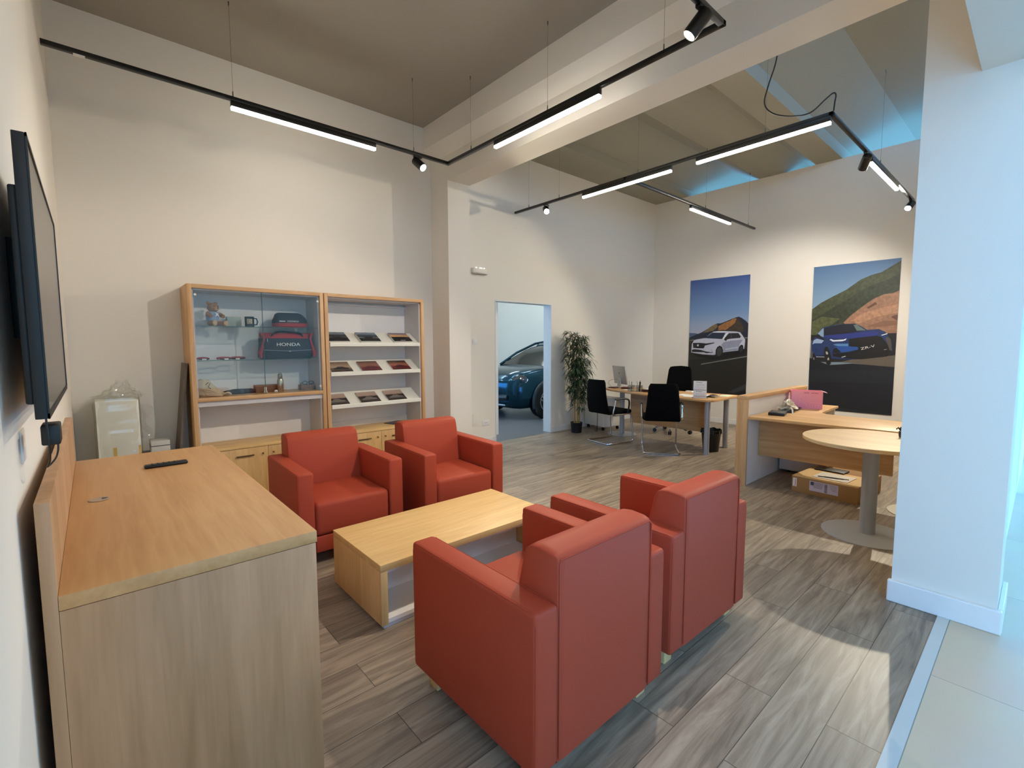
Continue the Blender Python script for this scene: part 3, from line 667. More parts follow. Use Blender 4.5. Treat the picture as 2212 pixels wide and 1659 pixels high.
t = thing('brochure', 'dark brochure lying flat on the low cupboard under the rack', 'brochure', (2.72, 5.2, 0.54), R(20)); MB().box(-0.12, 0.12, -0.08, 0.08, 0, 0.006).build('pages', paint('print_dark', '1b1c20', 0.3), t, smooth=False)

# ------------------------------------------------------------------ what stands in the showcase
zA, zB, zC = 1.657, 1.345, 1.011
FUR = paint('bear_plush', '9c6f48', 0.95, var=0.12, scale=60, bump=0.8, bscale=900); FURL = paint('pale_plush', 'c9a477', 0.95, bump=0.6, bscale=900); TEE = paint('pale_blue_shirt', '8fa6c2', 0.85)
t = thing('teddy_bear', 'sitting brown teddy bear in a pale blue shirt on the top glass shelf', 'teddy bear', (0.86, 5.17, zA), R(28))
MB().ball((0, 0, 0.085), 0.058, 1, 0.9, 1.15).build('body', TEE, t)
m = MB(); m.ball((0, -0.012, 0.172), 0.047, 1.05, 0.95, 0.92)
for s in (-1, 1): m.ball((s*0.036, 0.0, 0.212), 0.016, 1, 0.6, 1)
hd = m.build('head', FUR, t); MB().ball((0, -0.055, 0.160), 0.021, 1.1, 0.8, 0.8).build('muzzle', FURL, hd)
m = MB(); m.ball((0, -0.074, 0.166), 0.006); m.ball((-0.018, -0.053, 0.185), 0.0045); m.ball((0.018, -0.053, 0.185), 0.0045); m.build('nose_and_eyes', BLACK, hd)
for s in (-1, 1):
    MB().tube([(s*0.045, -0.005, 0.12), (s*0.066, -0.03, 0.105), (s*0.062, -0.062, 0.092)], [0.019, 0.019, 0.017], 12).build('arm', FUR, t)
    l = MB().tube([(s*0.03, -0.01, 0.028), (s*0.045, -0.05, 0.025), (s*0.055, -0.088, 0.026)], [0.026, 0.025, 0.024], 12).build('leg', FUR, t)
    MB().ball((s*0.056, -0.098, 0.028), 0.023, 1, 0.5, 1.15).build('paw_pad', FURL, l)
m = MB(); m.prism([(-0.02, 0.128), (0.0, 0.118), (0.02, 0.128), (0.008, 0.11), (0.022, 0.085), (0.0, 0.10), (-0.022, 0.085), (-0.008, 0.11)], 'y', -0.062, -0.055); m.build('ribbon_bow', paint('white_ribbon', 'e3e6ea', 0.6), t)
t = thing('mug', 'black mug with round pale emblem on the top glass shelf', 'mug', (1.155, 5.12, zA), R(-25))
MB().lathe([(0.036, 0), (0.04, 0.003), (0.041, 0.098), (0.038, 0.098), (0.037, 0.006), (0.001, 0.006)], (0, 0, 0)).build('cup', paint('black_glaze', '10131b', 0.15), t)
MB().tube([(0.040, 0, 0.082), (0.062, 0, 0.080), (0.07, 0, 0.05), (0.062, 0, 0.022), (0.040, 0, 0.02)], 0.006, 10).build('handle', paint('black_glaze', '10131b', 0.15), t)
m = MB()
m.sheet(lambda u, v: (0.0418*math.sin((u-0.5)*1.15+0.25), -0.0418*math.cos((u-0.5)*1.15+0.25), 0.03+v*0.045), 6, 1); m.build('emblem_panel', paint('emblem_cream', 'b5a888', 0.5), t)
m = MB(); m.tube([(0.0426*math.sin(0.25+0.32*math.cos(a)), -0.0426*math.cos(0.25+0.32*math.cos(a)), 0.052+0.013*math.sin(a)) for a in [k*PI/8 for k in range(16)]], 0.0016, 6, closed=True); m.build('emblem_ring', BLACK, t)
t = thing('mug_box', 'pale printed carton standing behind the mug on the top glass shelf', 'box', (1.05, 5.27, zA)); MB().box(-0.06, 0.06, -0.04, 0.04, 0, 0.10, 0.001).build('carton', paint('pale_sage_card', 'aab3a6', 0.7), t)
# folded cap-like pouch
t = thing('folded_bag', 'folded navy and red bag on the top glass shelf', 'bag', (1.53, 5.15, zA), R(-4))
def blob(m, secs, n=20, e=3.2):
    """stacked rounded-rectangle sections (z, hx, hy, cx, cy)"""
    rings = []
    for (z, hx, hy, cx, cy) in secs:
        row = []
        for k in range(n):
            a = 2*PI*k/n; ca, sa = math.cos(a), math.sin(a)
            row.append(m.v((cx+hx*math.copysign(abs(ca)**(2/e), ca), cy+hy*math.copysign(abs(sa)**(2/e), sa), z)))
        rings.append(row)
    return m._skin(rings)
m = MB(); blob(m, [(0.0, 0.145, 0.085, 0, 0), (0.012, 0.16, 0.095, 0, 0), (0.045, 0.16, 0.095, 0, 0)]); m.build('red_base', REDF, t)
m = MB(); blob(m, [(0.0455, 0.162, 0.096, 0, 0), (0.075, 0.160, 0.094, 0, 0), (0.105, 0.145, 0.085, 0.0, 0), (0.135, 0.125, 0.072, -0.01, 0), (0.148, 0.10, 0.06, -0.015, 0)]); m.build('navy_top', NAVY, t)
m = MB(); text_into(m, 'HONDA', 0.022, frame(0.012, -0.0975, 0.062, (1, 0, 0), (0, 0, 1)), bold=1.2, xs=1.3)
m.box(-0.115, -0.060, -0.0975, -0.0955, 0.058, 0.066); m.build('lettering', MARK, t, smooth=False)
t = thing('duffel_bag', 'large navy duffel bag with red trim and white lettering on the middle glass shelf', 'bag', (1.485, 5.165, zB), R(-3)); BW = 0.255
m = MB(); blob(m, [(0, 0.235, 0.10, 0, 0), (0.02, 0.25, 0.115, 0, 0), (0.08, 0.245, 0.12, 0, 0), (0.15, 0.236, 0.118, 0, 0), (0.205, 0.238, 0.10, 0, 0.0)], 32, 4.5); m.build('body', NAVY, t)
m = MB(); blob(m, [(0.2055, 0.226, 0.101, 0, 0), (0.225, 0.232, 0.09, 0, 0), (0.25, 0.235, 0.065, 0, 0), (0.262, 0.22, 0.03, 0, 0)], 32, 4.5); m.build('red_zip_panel', REDF, t)
for s in (-1, 1):
    m = MB(); m.tube([(s*0.245, -0.10, 0.01), (s*0.252, -0.10, 0.06), (s*0.232, -0.104, 0.13), (s*0.215, -0.104, 0.20), (s*0.232, -0.09, 0.255)], [0.010, 0.02, 0.012, 0.010, 0.016], 10); m.build('red_side_trim', REDF, t)
m = MB(); text_into(m, 'HONDA', 0.044, frame(0.0, -0.123, 0.142, (1, 0, 0), (0, -0.1, 1)), bold=1.35, xs=1.35, ext=0.003); m.build('lettering', MARK, t, smooth=False)
for s in (-1,):
    m = MB(); m.tube(smooth_path([(-0.15, -0.09, 0.225), (-0.11, -0.085, 0.262), (-0.05, -0.05, 0.272), (0.05, -0.05, 0.268), (0.12, -0.085, 0.258), (0.15, -0.09, 0.225)]), 0.009, 8); m.build('carry_handle', BLACK, t)
m = MB(); m.tube([(-0.22, -0.118, 0.09), (0.0, -0.1245, 0.078), (0.22, -0.118, 0.088)], 0.0022, 6); m.box(0.005, 0.02, -0.128, -0.122, 0.07, 0.082); m.build('front_zip', SILVER, t)
m = MB(); m.box(-0.19, -0.185, -0.118, -0.112, 0.17, 0.20); m.box(-0.225, -0.221, -0.125, -0.118, 0.09, 0.125); m.build('zip_pull', SILVER, t)
def lanyard(x, y, lab, s=1.0, rz=0):
    t = thing('wrist_band', lab, 'strap', (x, y, zB), rz, 'red and black straps on the middle glass shelf')
    m = MB(); m.tube([(s*0.062*math.cos(a), s*0.034*math.sin(a), 0.010+0.008*math.sin(a)+0.003) for a in [k*PI/8 for k in range(10)]], 0.0085, 8); m.build('red_loop', REDF, t)
    m = MB(); m.tube([(s*0.062*math.cos(a), s*0.034*math.sin(a), 0.010+0.006*math.sin(a)+0.003) for a in [PI*1.2+k*PI/10 for k in range(8)]], 0.006, 8); m.build('dark_loop', BLACK, t)
    m = MB(); m.box(-0.012, 0.022, -0.042*s, -0.034*s, 0.002, 0.014, 0.001); m.build('white_tag', PAPER, t)
lanyard(0.76, 5.12, 'small red strap by the left stile on the middle glass shelf', 0.7)
lanyard(0.93, 5.13, 'black-fronted strap with a white tag in front of its red neighbour', 0.95, R(10))
lanyard(1.045, 5.16, 'red and black strap nearest the duffel bag', 1.0, R(-14))
CANV = paint('canvas_cloth', 'c9b79a', 0.9, var=0.06, bump=0.3, bscale=500)
t = thing('canvas_bag', 'crumpled beige canvas tote in the corner of the wooden showcase shelf', 'bag', (0.80, 5.14, zC), R(-8))
m = MB(); blob(m, [(0, 0.10, 0.09, 0, 0), (0.02, 0.12, 0.10, 0, 0), (0.05, 0.105, 0.09, -0.01, 0), (0.085, 0.075, 0.07, -0.03, 0), (0.125, 0.06, 0.05, -0.045, 0), (0.155, 0.045, 0.02, -0.05, 0)], 28, 2.4)
for v in m.bm.verts: v.co += Vector((math.sin(v.co.z*90+v.co.y*40), math.cos(v.co.x*70), math.sin(v.co.x*80+v.co.y*60)))*0.006
m.build('cloth', CANV, t)
m = MB()
for k in range(4): m.tube(smooth_path([(-0.06+0.01*k, -0.085-0.006*k, 0.075-0.016*k), (0.0, -0.107, 0.062-0.015*k), (0.07+0.01*k, -0.09, 0.03-0.007*k)], 4), 0.007, 8)
m.build('fold', CANV, t)
m = MB(); m.tube(smooth_path([(0.09, -0.06, 0.012), (0.14, -0.07, 0.03), (0.165, -0.05, 0.012), (0.12, -0.04, 0.01)]), 0.009, 8); m.build('strap', CANV, t)
m = MB(); m.tube([(-0.03, -0.062, 0.11), (-0.01, -0.068, 0.13), (0.005, -0.06, 0.12), (-0.01, -0.075, 0.09), (0.01, -0.078, 0.075)], 0.003, 6); m.build('printed_mark', BLACK, t)
t = thing('umbrella', 'folded black umbrella with brown tip lying on the wooden showcase shelf', 'umbrella', (1.03, 5.16, zC), R(-3))
m = MB(); m.tube([(-0.07, 0, 0.024), (-0.03, 0, 0.026), (0.12, 0, 0.026), (0.16, 0, 0.022)], [0.018, 0.025, 0.024, 0.015], 14); m.build('canopy', paint('umbrella_black', '15151a', 0.7), t)
m = MB(); m.tube([(-0.13, 0, 0.022), (-0.07, 0, 0.024)], [0.012, 0.018], 12); m.build('handle', paint('dark_brown_wood', '3b2418', 0.5), t)
m = MB(); m.tube([(0.025, 0, 0.026), (0.052, 0, 0.026)], 0.0262, 14); m.build('tie_band', paint('grey_band', '3b4048', 0.5), t)
DW = wood('gift_box_wood', '6c4a2a', '8f673e', 'x')
t = thing('wooden_box', 'small brown wooden box behind the steel bottle', 'box', (1.305, 5.20, zC)); MB().box(-0.115, 0.115, -0.045, 0.045, 0, 0.075, 0.002).build('body', DW, t); MB().box(-0.116, 0.116, -0.0462, 0.046, 0.052, 0.055).build('lid_line', paint('dark_brown_wood', '3b2418', 0.5), t)
for x, lb, up in ((1.265, 'white earphone case standing upright in front of the wooden box', 1), (1.36, 'white round earphone case beside the steel bottle', 0)):
    t = thing('earphone_case', lb, 'earphone case', (x, 5.10, zC)); m = MB(); m.lathe([(0.001, 0), (0.012, 0.001), (0.016, 0.008), (0.014, 0.022), (0.001, 0.026)], (0, 0, 0), 16); b_ = m.build('base', PAPER, t)
    if up: MB().box(-0.010, 0.010, -0.006, 0.006, 0.024, 0.058, 0.004).build('stem', PAPER, t)
    MB().cyl((0, -0.0155, 0.010), (0, -0.0175, 0.010), 0.004, n=10).build('dark_dot', BLACK, t)
t = thing('thermos_bottle', 'brushed steel bottle in the middle of the wooden showcase shelf', 'bottle', (1.405, 5.11, zC))
MB().lathe([(0.027, 0), (0.029, 0.003), (0.029, 0.115), (0.024, 0.13), (0.021, 0.137)], (0, 0, 0)).build('body', STEEL, t)
MB().lathe([(0.0215, 0.1375), (0.022, 0.139), (0.022, 0.172), (0.017, 0.178), (0.017, 0.190), (0.012, 0.193)], (0, 0, 0)).build('cap', STEEL, t)
t = thing('wooden_box', 'brown wooden box under the eyeglasses', 'box', (1.70, 5.19, zC)); MB().box(-0.085, 0.062, -0.05, 0.05, 0, 0.055, 0.002).build('body', DW, t)
m = MB(); text_into(m, '~', 0.04, frame(-0.01, -0.0508, 0.026, (1, 0, 0), (0, 0, 1))); m.box(-0.075, -0.05, -0.0507, -0.0495, 0.008, 0.014); m.build('printed_mark', paint('dark_brown_wood', '3b2418', 0.5), t, smooth=False)
t = thing('eyeglasses', 'dark-framed eyeglasses lying on the wooden box in the showcase', 'glasses', (1.69, 5.15, zC+0.0555))
for s in (-1, 1):
    m = MB(); m.tube([(s*0.033+0.025*math.cos(a), 0, 0.020+0.017*math.sin(a)) for a in [k*PI/10 for k in range(20)]], 0.0028, 8, closed=True); rm = m.build('rim', BLACK, t)
    MB().cyl((s*0.033, 0.0, 0.020), (s*0.033, 0.0008, 0.020), 0.020, n=20).build('lens', glass('lens_glass', (0.9, 0.92, 0.92)), rm)
    MB().tube([(s*0.057, 0.002, 0.024), (s*0.061, 0.03, 0.020), (s*0.055, 0.08, 0.003)], 0.0022, 6).build('temple', BLACK, t)
MB().tube([(-0.009, 0, 0.026), (0, -0.001, 0.028), (0.009, 0, 0.026)], 0.0024, 6).build('bridge', BLACK, t)

# ------------------------------------------------------------------ corner behind the sideboard
t = thing('wrapped_package', 'tall white package wrapped in clear film against the shelf wall', 'package', (0.135, 5.20, 0))
MB(t.location).box(-0.005, 0.272, 5.06, 5.33, 0.0, 1.03, 0.008).build('foam_block', paint('white_foam', 'e4e3d5', 0.6), t)
FILM = glass('clear_film', (0.965, 0.97, 0.955), 0.12, 0.35, 1.3)
m = MB(t.location)
def film(u, v):
    a = 2*PI*u; e = 5.0; ca, sa = math.cos(a), math.sin(a)
    k = math.sin(u*60+v*9)*0.35 + math.sin(u*23-v*31)*0.4 + math.sin(v*70+u*11)*0.25
    px = math.copysign(abs(ca)**(2/e), ca)*(0.152+0.006*k); py = math.copysign(abs(sa)**(2/e), sa)*(0.148+0.006*k)
    return (0.1335+px, 5.195+py, 0.002+v*1.045)
m.sheet(film, 72, 40)
def tuft(u, v):
    a = 2*PI*u; k = math.sin(u*44+v*8)*0.5+math.sin(u*17-v*19)*0.5; r = (0.145*(1-v)**1.5+0.022+0.018*v*v)*(1+0.16*k)
    return (0.15+0.03*v+r*math.cos(a), 5.195+r*0.9*math.sin(a), 1.047+v*0.14+0.01*k)
m.sheet(tuft, 60, 14); m.build('film_wrap', FILM, t, smooth=False)
m = MB(t.location)
def wing(u, v): return (0.275+u*(0.07+0.03*math.sin(v*9)), 5.10+0.02*math.sin(v*14+u*6)+0.02*u, 0.69+v*0.30-u*0.02)
m.sheet(wing, 8, 20); m.build('loose_film', FILM, t, smooth=False)
for x, w in ((0.10, 0.012), (0.262, 0.008)): MB(t.location).box(x-w, x+w, 5.0585, 5.0599, 0.52, 0.64).build('yellow_tape', paint('yellow_tape', 'd9b765', 0.5), t)
t = thing('small_carton', 'small grey-white carton beside the wrapped package behind the sideboard', 'box', (0.405, 5.12, 0))
MB(t.location).box(0.335, 0.468, 5.03, 5.20, 0, 0.66, 0.003).build('body', paint('grey_white_card', 'b9bab4', 0.6), t); MB(t.location).box(0.334, 0.469, 5.029, 5.201, 0.615, 0.622).build('lid_gap', paint('gap_dark', '4a4a48', 0.6), t)
t = thing('leaning_board', 'thin grey-brown board leaning against the side of the showcase', 'board', (0.50, 5.2, 0))
M_ = Matrix.Translation((0.49, 5.2, 0.003)) @ Matrix.Rotation(R(6.0), 4, 'Y')
MB(t.location).box(-0.009, 0.009, -0.12, 0.15, 0.0, 1.325, 0.001, M=M_).build('panel', paint('taupe_board', '6f6257', 0.6), t)

# ------------------------------------------------------------------ office desk at the back
DTOP = wood('desk_oak', 'b88a57', 'd6ab76', 'y', scale=0.8)
DZT = 0.745
t = thing('office_desk', 'curved oak office desk on grey tube legs before the white car poster', 'desk', (6.5, 3.9, 0)); o = t.location
pts = [(6.035, 2.90), (6.075, 2.868), (6.2, 2.862), (6.93, 2.90), (6.965, 2.935), (6.93, 3.5), (6.94, 4.2), (7.0, 4.95), (6.95, 5.0), (6.62, 5.0), (6.47, 4.93), (6.32, 4.72), (6.19, 4.3), (6.10, 3.8), (6.04, 3.3), (6.022, 2.96)]
MB(o).prism(pts, 'z', DZT-0.026, DZT, 0.003).build('desktop', DTOP, t)
for x, y in ((6.115, 2.965), (6.72, 2.985)):
    l = MB(o).cyl((x, y, 0.0), (x, y, DZT-0.0265), 0.036, n=24).build('leg', SILVER, t)
    MB(o).cyl((x, y, 0.0), (x, y, 0.012), 0.030, n=20).build('foot', BLACK, l)
l = MB(o).cyl((6.52, 4.61, 0.012), (6.52, 4.61, DZT-0.0265), 0.04, n=24).build('leg', SILVER, t)
MB(o).lathe([(0.235, 0), (0.235, 0.006), (0.05, 0.014), (0.045, 0.014)], (6.52, 4.61, 0), 40).build('base_disc', SILVER, l)
MB(o).box(6.505, 6.523, 3.20, 4.44, 0.22, DZT-0.027, 0.001).build('modesty_panel', OAK_Y, t)

def visitor_chair(label, x, y, rz):
    """local +y is where the sitter looks"""
    t = thing('visitor_chair', label, 'chair', (x, y, 0), rz, 'black cantilever chairs at the office desk')
    w = 0.235; p = []
    path = [(-w, -0.20, 0.012), (-w, 0.20, 0.012), (-w, 0.262, 0.03), (-w, 0.27, 0.09), (-w, 0.235, 0.40), (-w, 0.20, 0.438), (-w, 0.13, 0.442), (-w, -0.10, 0.435), (-w-0.02, -0.16, 0.46), (-w-0.03, -0.15, 0.55), (-w-0.03, -0.12, 0.665)]
    P = smooth_path(path, 5); 
    back = [(-w, -0.20, 0.012), (-w+0.03, -0.235, 0.012), (w-0.03, -0.235, 0.012), (w, -0.20, 0.012)]
    full = list(reversed(P)) + [Vector(q) for q in back[1:-1]] + [Vector((-q.x, q.y, q.z)) for q in P]
    MB().tube(full, 0.0115, 10).build('chrome_frame', CHROME, t)
    for s in (-1, 1):
        a = MB().tube(smooth_path([(s*(w+0.03), -0.13, 0.672), (s*(w+0.032), 0.0, 0.68), (s*(w+0.03), 0.12, 0.665), (s*(w+0.02), 0.165, 0.62), (s*(w+0.005), 0.17, 0.52), (s*w, 0.15, 0.445)], 4), 0.013, 8).build('armrest', BLACK, t)
    m = MB(); m.box(-0.235, 0.235, -0.22, 0.25, 0.445, 0.505, 0.025, 4); m.build('seat', FABRIC, t)
    def back_s(u, v):
        x = (u-0.5)*2; wv = 0.225-0.03*v*v; return x, wv, v
    m = MB(); rings = []
    for i in range(13):
        v = i/12; z = 0.46+v*0.50; wv = 0.232-0.045*v; yc = -0.235-0.055*v-0.02*math.sin(PI*v)
        if i in (0, 12): wv -= 0.02
        row = []
        for k in range(24):
            a = 2*PI*k/24; ca, sa = math.cos(a), math.sin(a)
            xx = wv*math.copysign(abs(ca)**0.35, ca); yy = (0.016 if i in (0, 12) else 0.024)*math.copysign(abs(sa)**0.6, sa)
            row.append(m.v((xx, yc+yy+0.03*(xx/wv)**2, z)))
        rings.append(row)
    m._skin(rings); m.build('backrest', FABRIC, t, ang=60)
    return t
vc = visitor_chair('black cantilever chair turned to the desk, next to the bamboo plant', 5.87, 4.39, R(-100))
copy_thing(vc, (5.86, 3.50, 0), R(-54), 'black cantilever chair seen from straight behind at the middle of the desk')

t = thing('office_chair', 'black swivel office chair behind the desk', 'chair', (7.3, 4.13, 0), R(100))
m = MB(); m.cyl((0, 0, 0.09), (0, 0, 0.40), 0.028); m.build('gas_column', BLACK, t)
for k in range(5):
    a = 2*PI*k/5+0.5; ca, sa = math.cos(a), math.sin(a)
    m = MB(); m.tube([(0.02*ca, 0.02*sa, 0.13), (0.15*ca, 0.15*sa, 0.115), (0.29*ca, 0.29*sa, 0.075)], [0.026, 0.02, 0.014], 10); ar = m.build('star_arm', SILVER, t)
    m = MB()
    for q in (-0.014, 0.014):
        cx, cy = 0.30*ca-q*sa, 0.30*sa+q*ca; m.cyl((cx-0.009*-sa, cy-0.009*ca, 0.03), (cx+0.009*-sa, cy+0.009*ca, 0.03), 0.03, n=18)
    m.build('caster', BLACK, ar)
m = MB(); m.box(-0.245, 0.245, -0.24, 0.26, 0.43, 0.50, 0.03, 4); m.build('seat', FABRIC, t)
m = MB(); rings = []
for i in range(13):
    v = i/12; z = 0.50+v*0.61; wv = 0.25-0.06*v-(0.02 if i in (0, 12) else 0); yc = -0.24-0.07*v; row = []
    for k in range(24):
        a = 2*PI*k/24; ca, sa = math.cos(a), math.sin(a); xx = wv*math.copysign(abs(ca)**0.3, ca); yy = (0.014 if i in (0, 12) else 0.022)*math.copysign(abs(sa)**0.6, sa)
        row.append(m.v((xx, yc+yy+0.03*(xx/wv)**2, z-0.02*(xx/wv)**2*v)))
    rings.append(row)
m._skin(rings); m.build('backrest', FABRIC, t, ang=60)
m = MB(); m.tube([(0, -0.1, 0.41), (0, -0.24, 0.42), (0, -0.29, 0.52), (0, -0.30, 0.7)], 0.02, 10); m.build('back_bar', BLACK, t)
for s in (-1, 1):
    m = MB(); m.tube([(s*0.2, 0.0, 0.42), (s*0.29, 0.0, 0.43), (s*0.295, 0.0, 0.62)], 0.014, 8); m.box(s*0.295-0.035, s*0.295+0.035, -0.12, 0.12, 0.62, 0.645, 0.01); m.build('armrest', BLACK, t)

# things on the desk
t = thing('computer', 'silver all-in-one computer seen from the back on the desk', 'computer', (6.80, 4.84, DZT), R(64))
ALU = paint('aluminium', 'b9babd', 0.35, metal=0.5)
m = MB(); M_ = Matrix.Translation((0, 0, 0.06)) @ Matrix.Rotation(R(-9), 4, 'X'); m.box(-0.22, 0.22, -0.012, 0.012, 0.0, 0.31, 0.005, M=M_); m.build('display_body', ALU, t)
m = MB(); m.box(-0.213, 0.213, -0.0135, -0.0122, 0.035, 0.303, M=M_); m.build('screen', BLACK, t)
m = MB(); m.box(-0.012, 0.012, 0.0125, 0.0135, 0.175, 0.205, 0.0003, M=M_); m.build('rear_emblem', paint('grey_emblem', '5a5b5e', 0.4), t)
m = MB(); m.prism([(-0.10, 0.0), (0.13, 0.0), (0.13, 0.008), (0.05, 0.02), (0.035, 0.16), (0.018, 0.16), (0.03, 0.012), (-0.10, 0.006)], 'x', -0.05, 0.05, 0.001); m.build('stand', ALU, t)
m = MB(); m.tube(smooth_path([(0.02, 0.05, 0.14), (0.10, 0.08, 0.13), (0.20, 0.12, 0.10), (0.22, 0.12, 0.04), (0.17, 0.10, 0.008)]), 0.003, 6); m.tube(smooth_path([(0.0, 0.055, 0.13), (-0.05, 0.07, 0.105), (-0.1, 0.075, 0.10)]), 0.005, 6); m.build('cable', paint('grey_cable', '8f8f92', 0.5), t)
CLR = glass('clear_acrylic', (0.86, 0.86, 0.85), 0.05, 0.3)
for x, y, lb, pens in ((6.31, 4.30, 'clear pen cup nearer the computer on the office desk', 2), (6.36, 4.19, 'clear pen cup holding dark pens beside the dark tray', 4)):
    t = thing('pen_cup', lb, 'pen cup', (x, y, DZT)); m = MB()
    for (a, b, c_, d) in ((-0.04, 0.04, -0.04, -0.037), (-0.04, 0.04, 0.037, 0.04), (-0.04, -0.037, -0.037, 0.037), (0.037, 0.04, -0.037, 0.037)): m.box(a, b, c_, d, 0.003, 0.10)
    m.box(-0.04, 0.04, -0.04, 0.04, 0, 0.003); m.build('cup', CLR, t, smooth=False)
    for k in range(pens):
        a = k*1.9+0.4; m = MB(); m.cyl((0.012*math.cos(a), 0.012*math.sin(a), 0.004), (0.034*math.cos(a), 0.034*math.sin(a), 0.15+0.012*(k % 3)), 0.0045, n=8); m.build('pen', [BLACK, SILVER, NAVY, BLACK][k], t)
t = thing('desk_tray', 'dark red tray with papers on the office desk', 'tray', (6.42, 4.02, DZT), R(8))
m = MB()
m.box(-0.06, 0.06, -0.115, 0.115, 0.008, 0.014)
for (a, b, c_, d) in ((-0.066, -0.058, -0.12, 0.12), (0.058, 0.066, -0.12, 0.12), (-0.058, 0.058, -0.12, -0.112), (-0.058, 0.058, 0.112, 0.12)): m.box(a, b, c_, d, 0.006, 0.042, 0.001)
for sx in (-1, 1):
    for sy in (-1, 1): m.cyl((sx*0.05, sy*0.10, 0), (sx*0.05, sy*0.10, 0.008), 0.006, n=8)
m.build('tray', paint('dark_red_lacquer', '3c1416', 0.35), t); MB().box(-0.05, 0.05, -0.10, 0.09, 0.0145, 0.05, 0.006).build('paper_block', PAPER, t)
t = thing('notebook', 'dark red notebook lying under the computer screen', 'notebook', (6.62, 4.60, DZT), R(12)); MB().box(-0.05, 0.05, -0.08, 0.08, 0, 0.028, 0.002).build('cover', paint('maroon_cover', '5a2420', 0.5), t)
t = thing('notebook', 'dark red booklet at the far end of the office desk', 'notebook', (6.60, 4.86, DZT), R(-12)); MB().box(-0.05, 0.05, -0.08, 0.06, 0, 0.016, 0.002).build('cover', paint('maroon_cover', '5a2420', 0.5), t)
def sheet_of_paper(x, y, w, h, rz, label, mat=PAPER, z=DZT, th=0.002, name='paper_sheet', cat='paper'):
    t = thing(name, label, cat, (x, y, z), rz); MB().box(-w/2, w/2, -h/2, h/2, 0.0003, th).build('sheet', mat, t, smooth=False); return t
sheet_of_paper(6.50, 4.45, 0.12, 0.2, R(20), 'white sheet beside the pen cups')
sheet_of_paper(6.42, 3.42, 0.21, 0.297, R(-8), 'white sheet on the desk behind the middle chair')
sheet_of_paper(6.30, 3.32, 0.21, 0.15, R(14), 'crumpled-looking white slip near the table sign', z=DZT+0.0025)
sheet_of_paper(6.60, 3.20, 0.21, 0.297, R(10), 'white sheet under the corner of the dark magazine')
sheet_of_paper(6.74, 3.01, 0.23, 0.15, R(4), 'pale green leaflet at the desk end', paint('pale_green_paper', 'cfe0c4', 0.6), name='leaflet', cat='leaflet')
t = thing('magazine', 'curled dark magazine on the desk beside the table sign', 'magazine', (6.45, 3.07, DZT), R(10))
m = MB(); g = lambda u, v: (-0.09+0.18*v, 0.075-0.15*u, 0.003+0.028*math.sin(PI*u)**0.8*(0.5+0.5*v)); m.sheet(g, 14, 4); mm = m.build('cover', cover_mat('magazine_cover', [(0, '8d8066'), (0.4, '5a4f3f'), (0.55, '191614'), (1, '0e0d0d')], 0.2), t)
md = mm.modifiers.new('thickness', 'SOLIDIFY'); md.thickness = 0.003
t = thing('folded_paper', 'small white folded card on the desk in front of the poster', 'paper', (6.86, 3.62, DZT)); MB().box(-0.03, 0.03, -0.05, 0.05, 0, 0.02, 0.002).build('card', PAPER, t)
t = thing('table_sign', 'white desk sign with small print in two panels on a clear foot', 'sign', (6.20, 3.12, DZT), R(-62))
MB().box(-0.085, 0.085, -0.002, 0.002, 0.004, 0.235).build('panel', PAPER, t, smooth=False); MB().box(-0.10, 0.10, -0.05, 0.05, 0.0, 0.004).build('foot', glass('clear_foot', (0.95, 0.95, 0.95), 0.02), t)
m = MB(); m.m(0).box(-0.085, 0.082, -0.0032, -0.0022, 0.108, 0.113); m.m(1).box(-0.083, 0.083, -0.0032, -0.0022, 0.018, 0.022)
for z0 in (0.210, 0.087):
    m.m(0)
    text_into(m, '4F Finance', 0.018, frame(-0.012, -0.0028, z0+0.004, (1, 0, 0), (0, 0, 1)), bold=1.8, ext=0.0003); m.m(2)
    for k in range(7):
        m.box(-0.05+k*0.016, -0.042+k*0.016, -0.003, -0.0022, z0-0.033, z0-0.026)
        m.box(-0.066+k*0.02, -0.056+k*0.02, -0.003, -0.0022, z0-0.062, z0-0.056)
    m.box(-0.075, 0.06, -0.003, -0.0022, z0-0.086 if z0 > 0.1 else z0-0.051, z0-0.083 if z0 > 0.1 else z0-0.048)
m.build('print', [BLACK, paint('red_print', 'b0324a', 0.5), paint('grey_print', '85858a', 0.5)], t, smooth=False)

t = thing('drawer_pedestal', 'white drawer pedestal on casters between plant and desk', 'drawers', (6.72, 5.16, 0), R(-12))
MB().box(-0.20, 0.20, -0.26, 0.26, 0.07, 0.56, 0.003).build('body', WHITE, t)
for k in range(3): MB().box(-0.197, 0.197, -0.275, -0.2605, 0.08+k*0.16, 0.235+k*0.16, 0.002).build('drawer', WHITE, t)
for sx in (-1, 1):
    for sy in (-1, 1): m = MB(); m.cyl((sx*0.16-0.01, sy*0.2, 0.03), (sx*0.16+0.01, sy*0.2, 0.03), 0.03, n=16); m.cyl((sx*0.16, sy*0.2, 0.045), (sx*0.16, sy*0.2, 0.07), 0.012, n=8); m.build('caster', BLACK, t)
m = MB((6.4, 5.2, 0.3)); m.tube(smooth_path([(6.46, 5.12, 0.62), (6.30, 5.05, 0.52), (6.33, 4.98, 0.35), (6.30, 4.95, 0.15), (6.35, 5.0, 0.006), (6.42, 5.1, 0.006)]), 0.005, 6)
m.build('power_cable', BLACK, label='black cable drooping down behind the visitor chair to the floor', cat='cable')
t = thing('waste_bin', 'black lined waste bin behind the desk leg', 'bin', (6.38, 3.03, 0))
MB().lathe([(0.085, 0), (0.10, 0.004), (0.132, 0.295), (0.136, 0.30), (0.128, 0.302), (0.098, 0.012), (0.001, 0.012)], (0, 0, 0), 28).build('bin_body', BLACK, t)
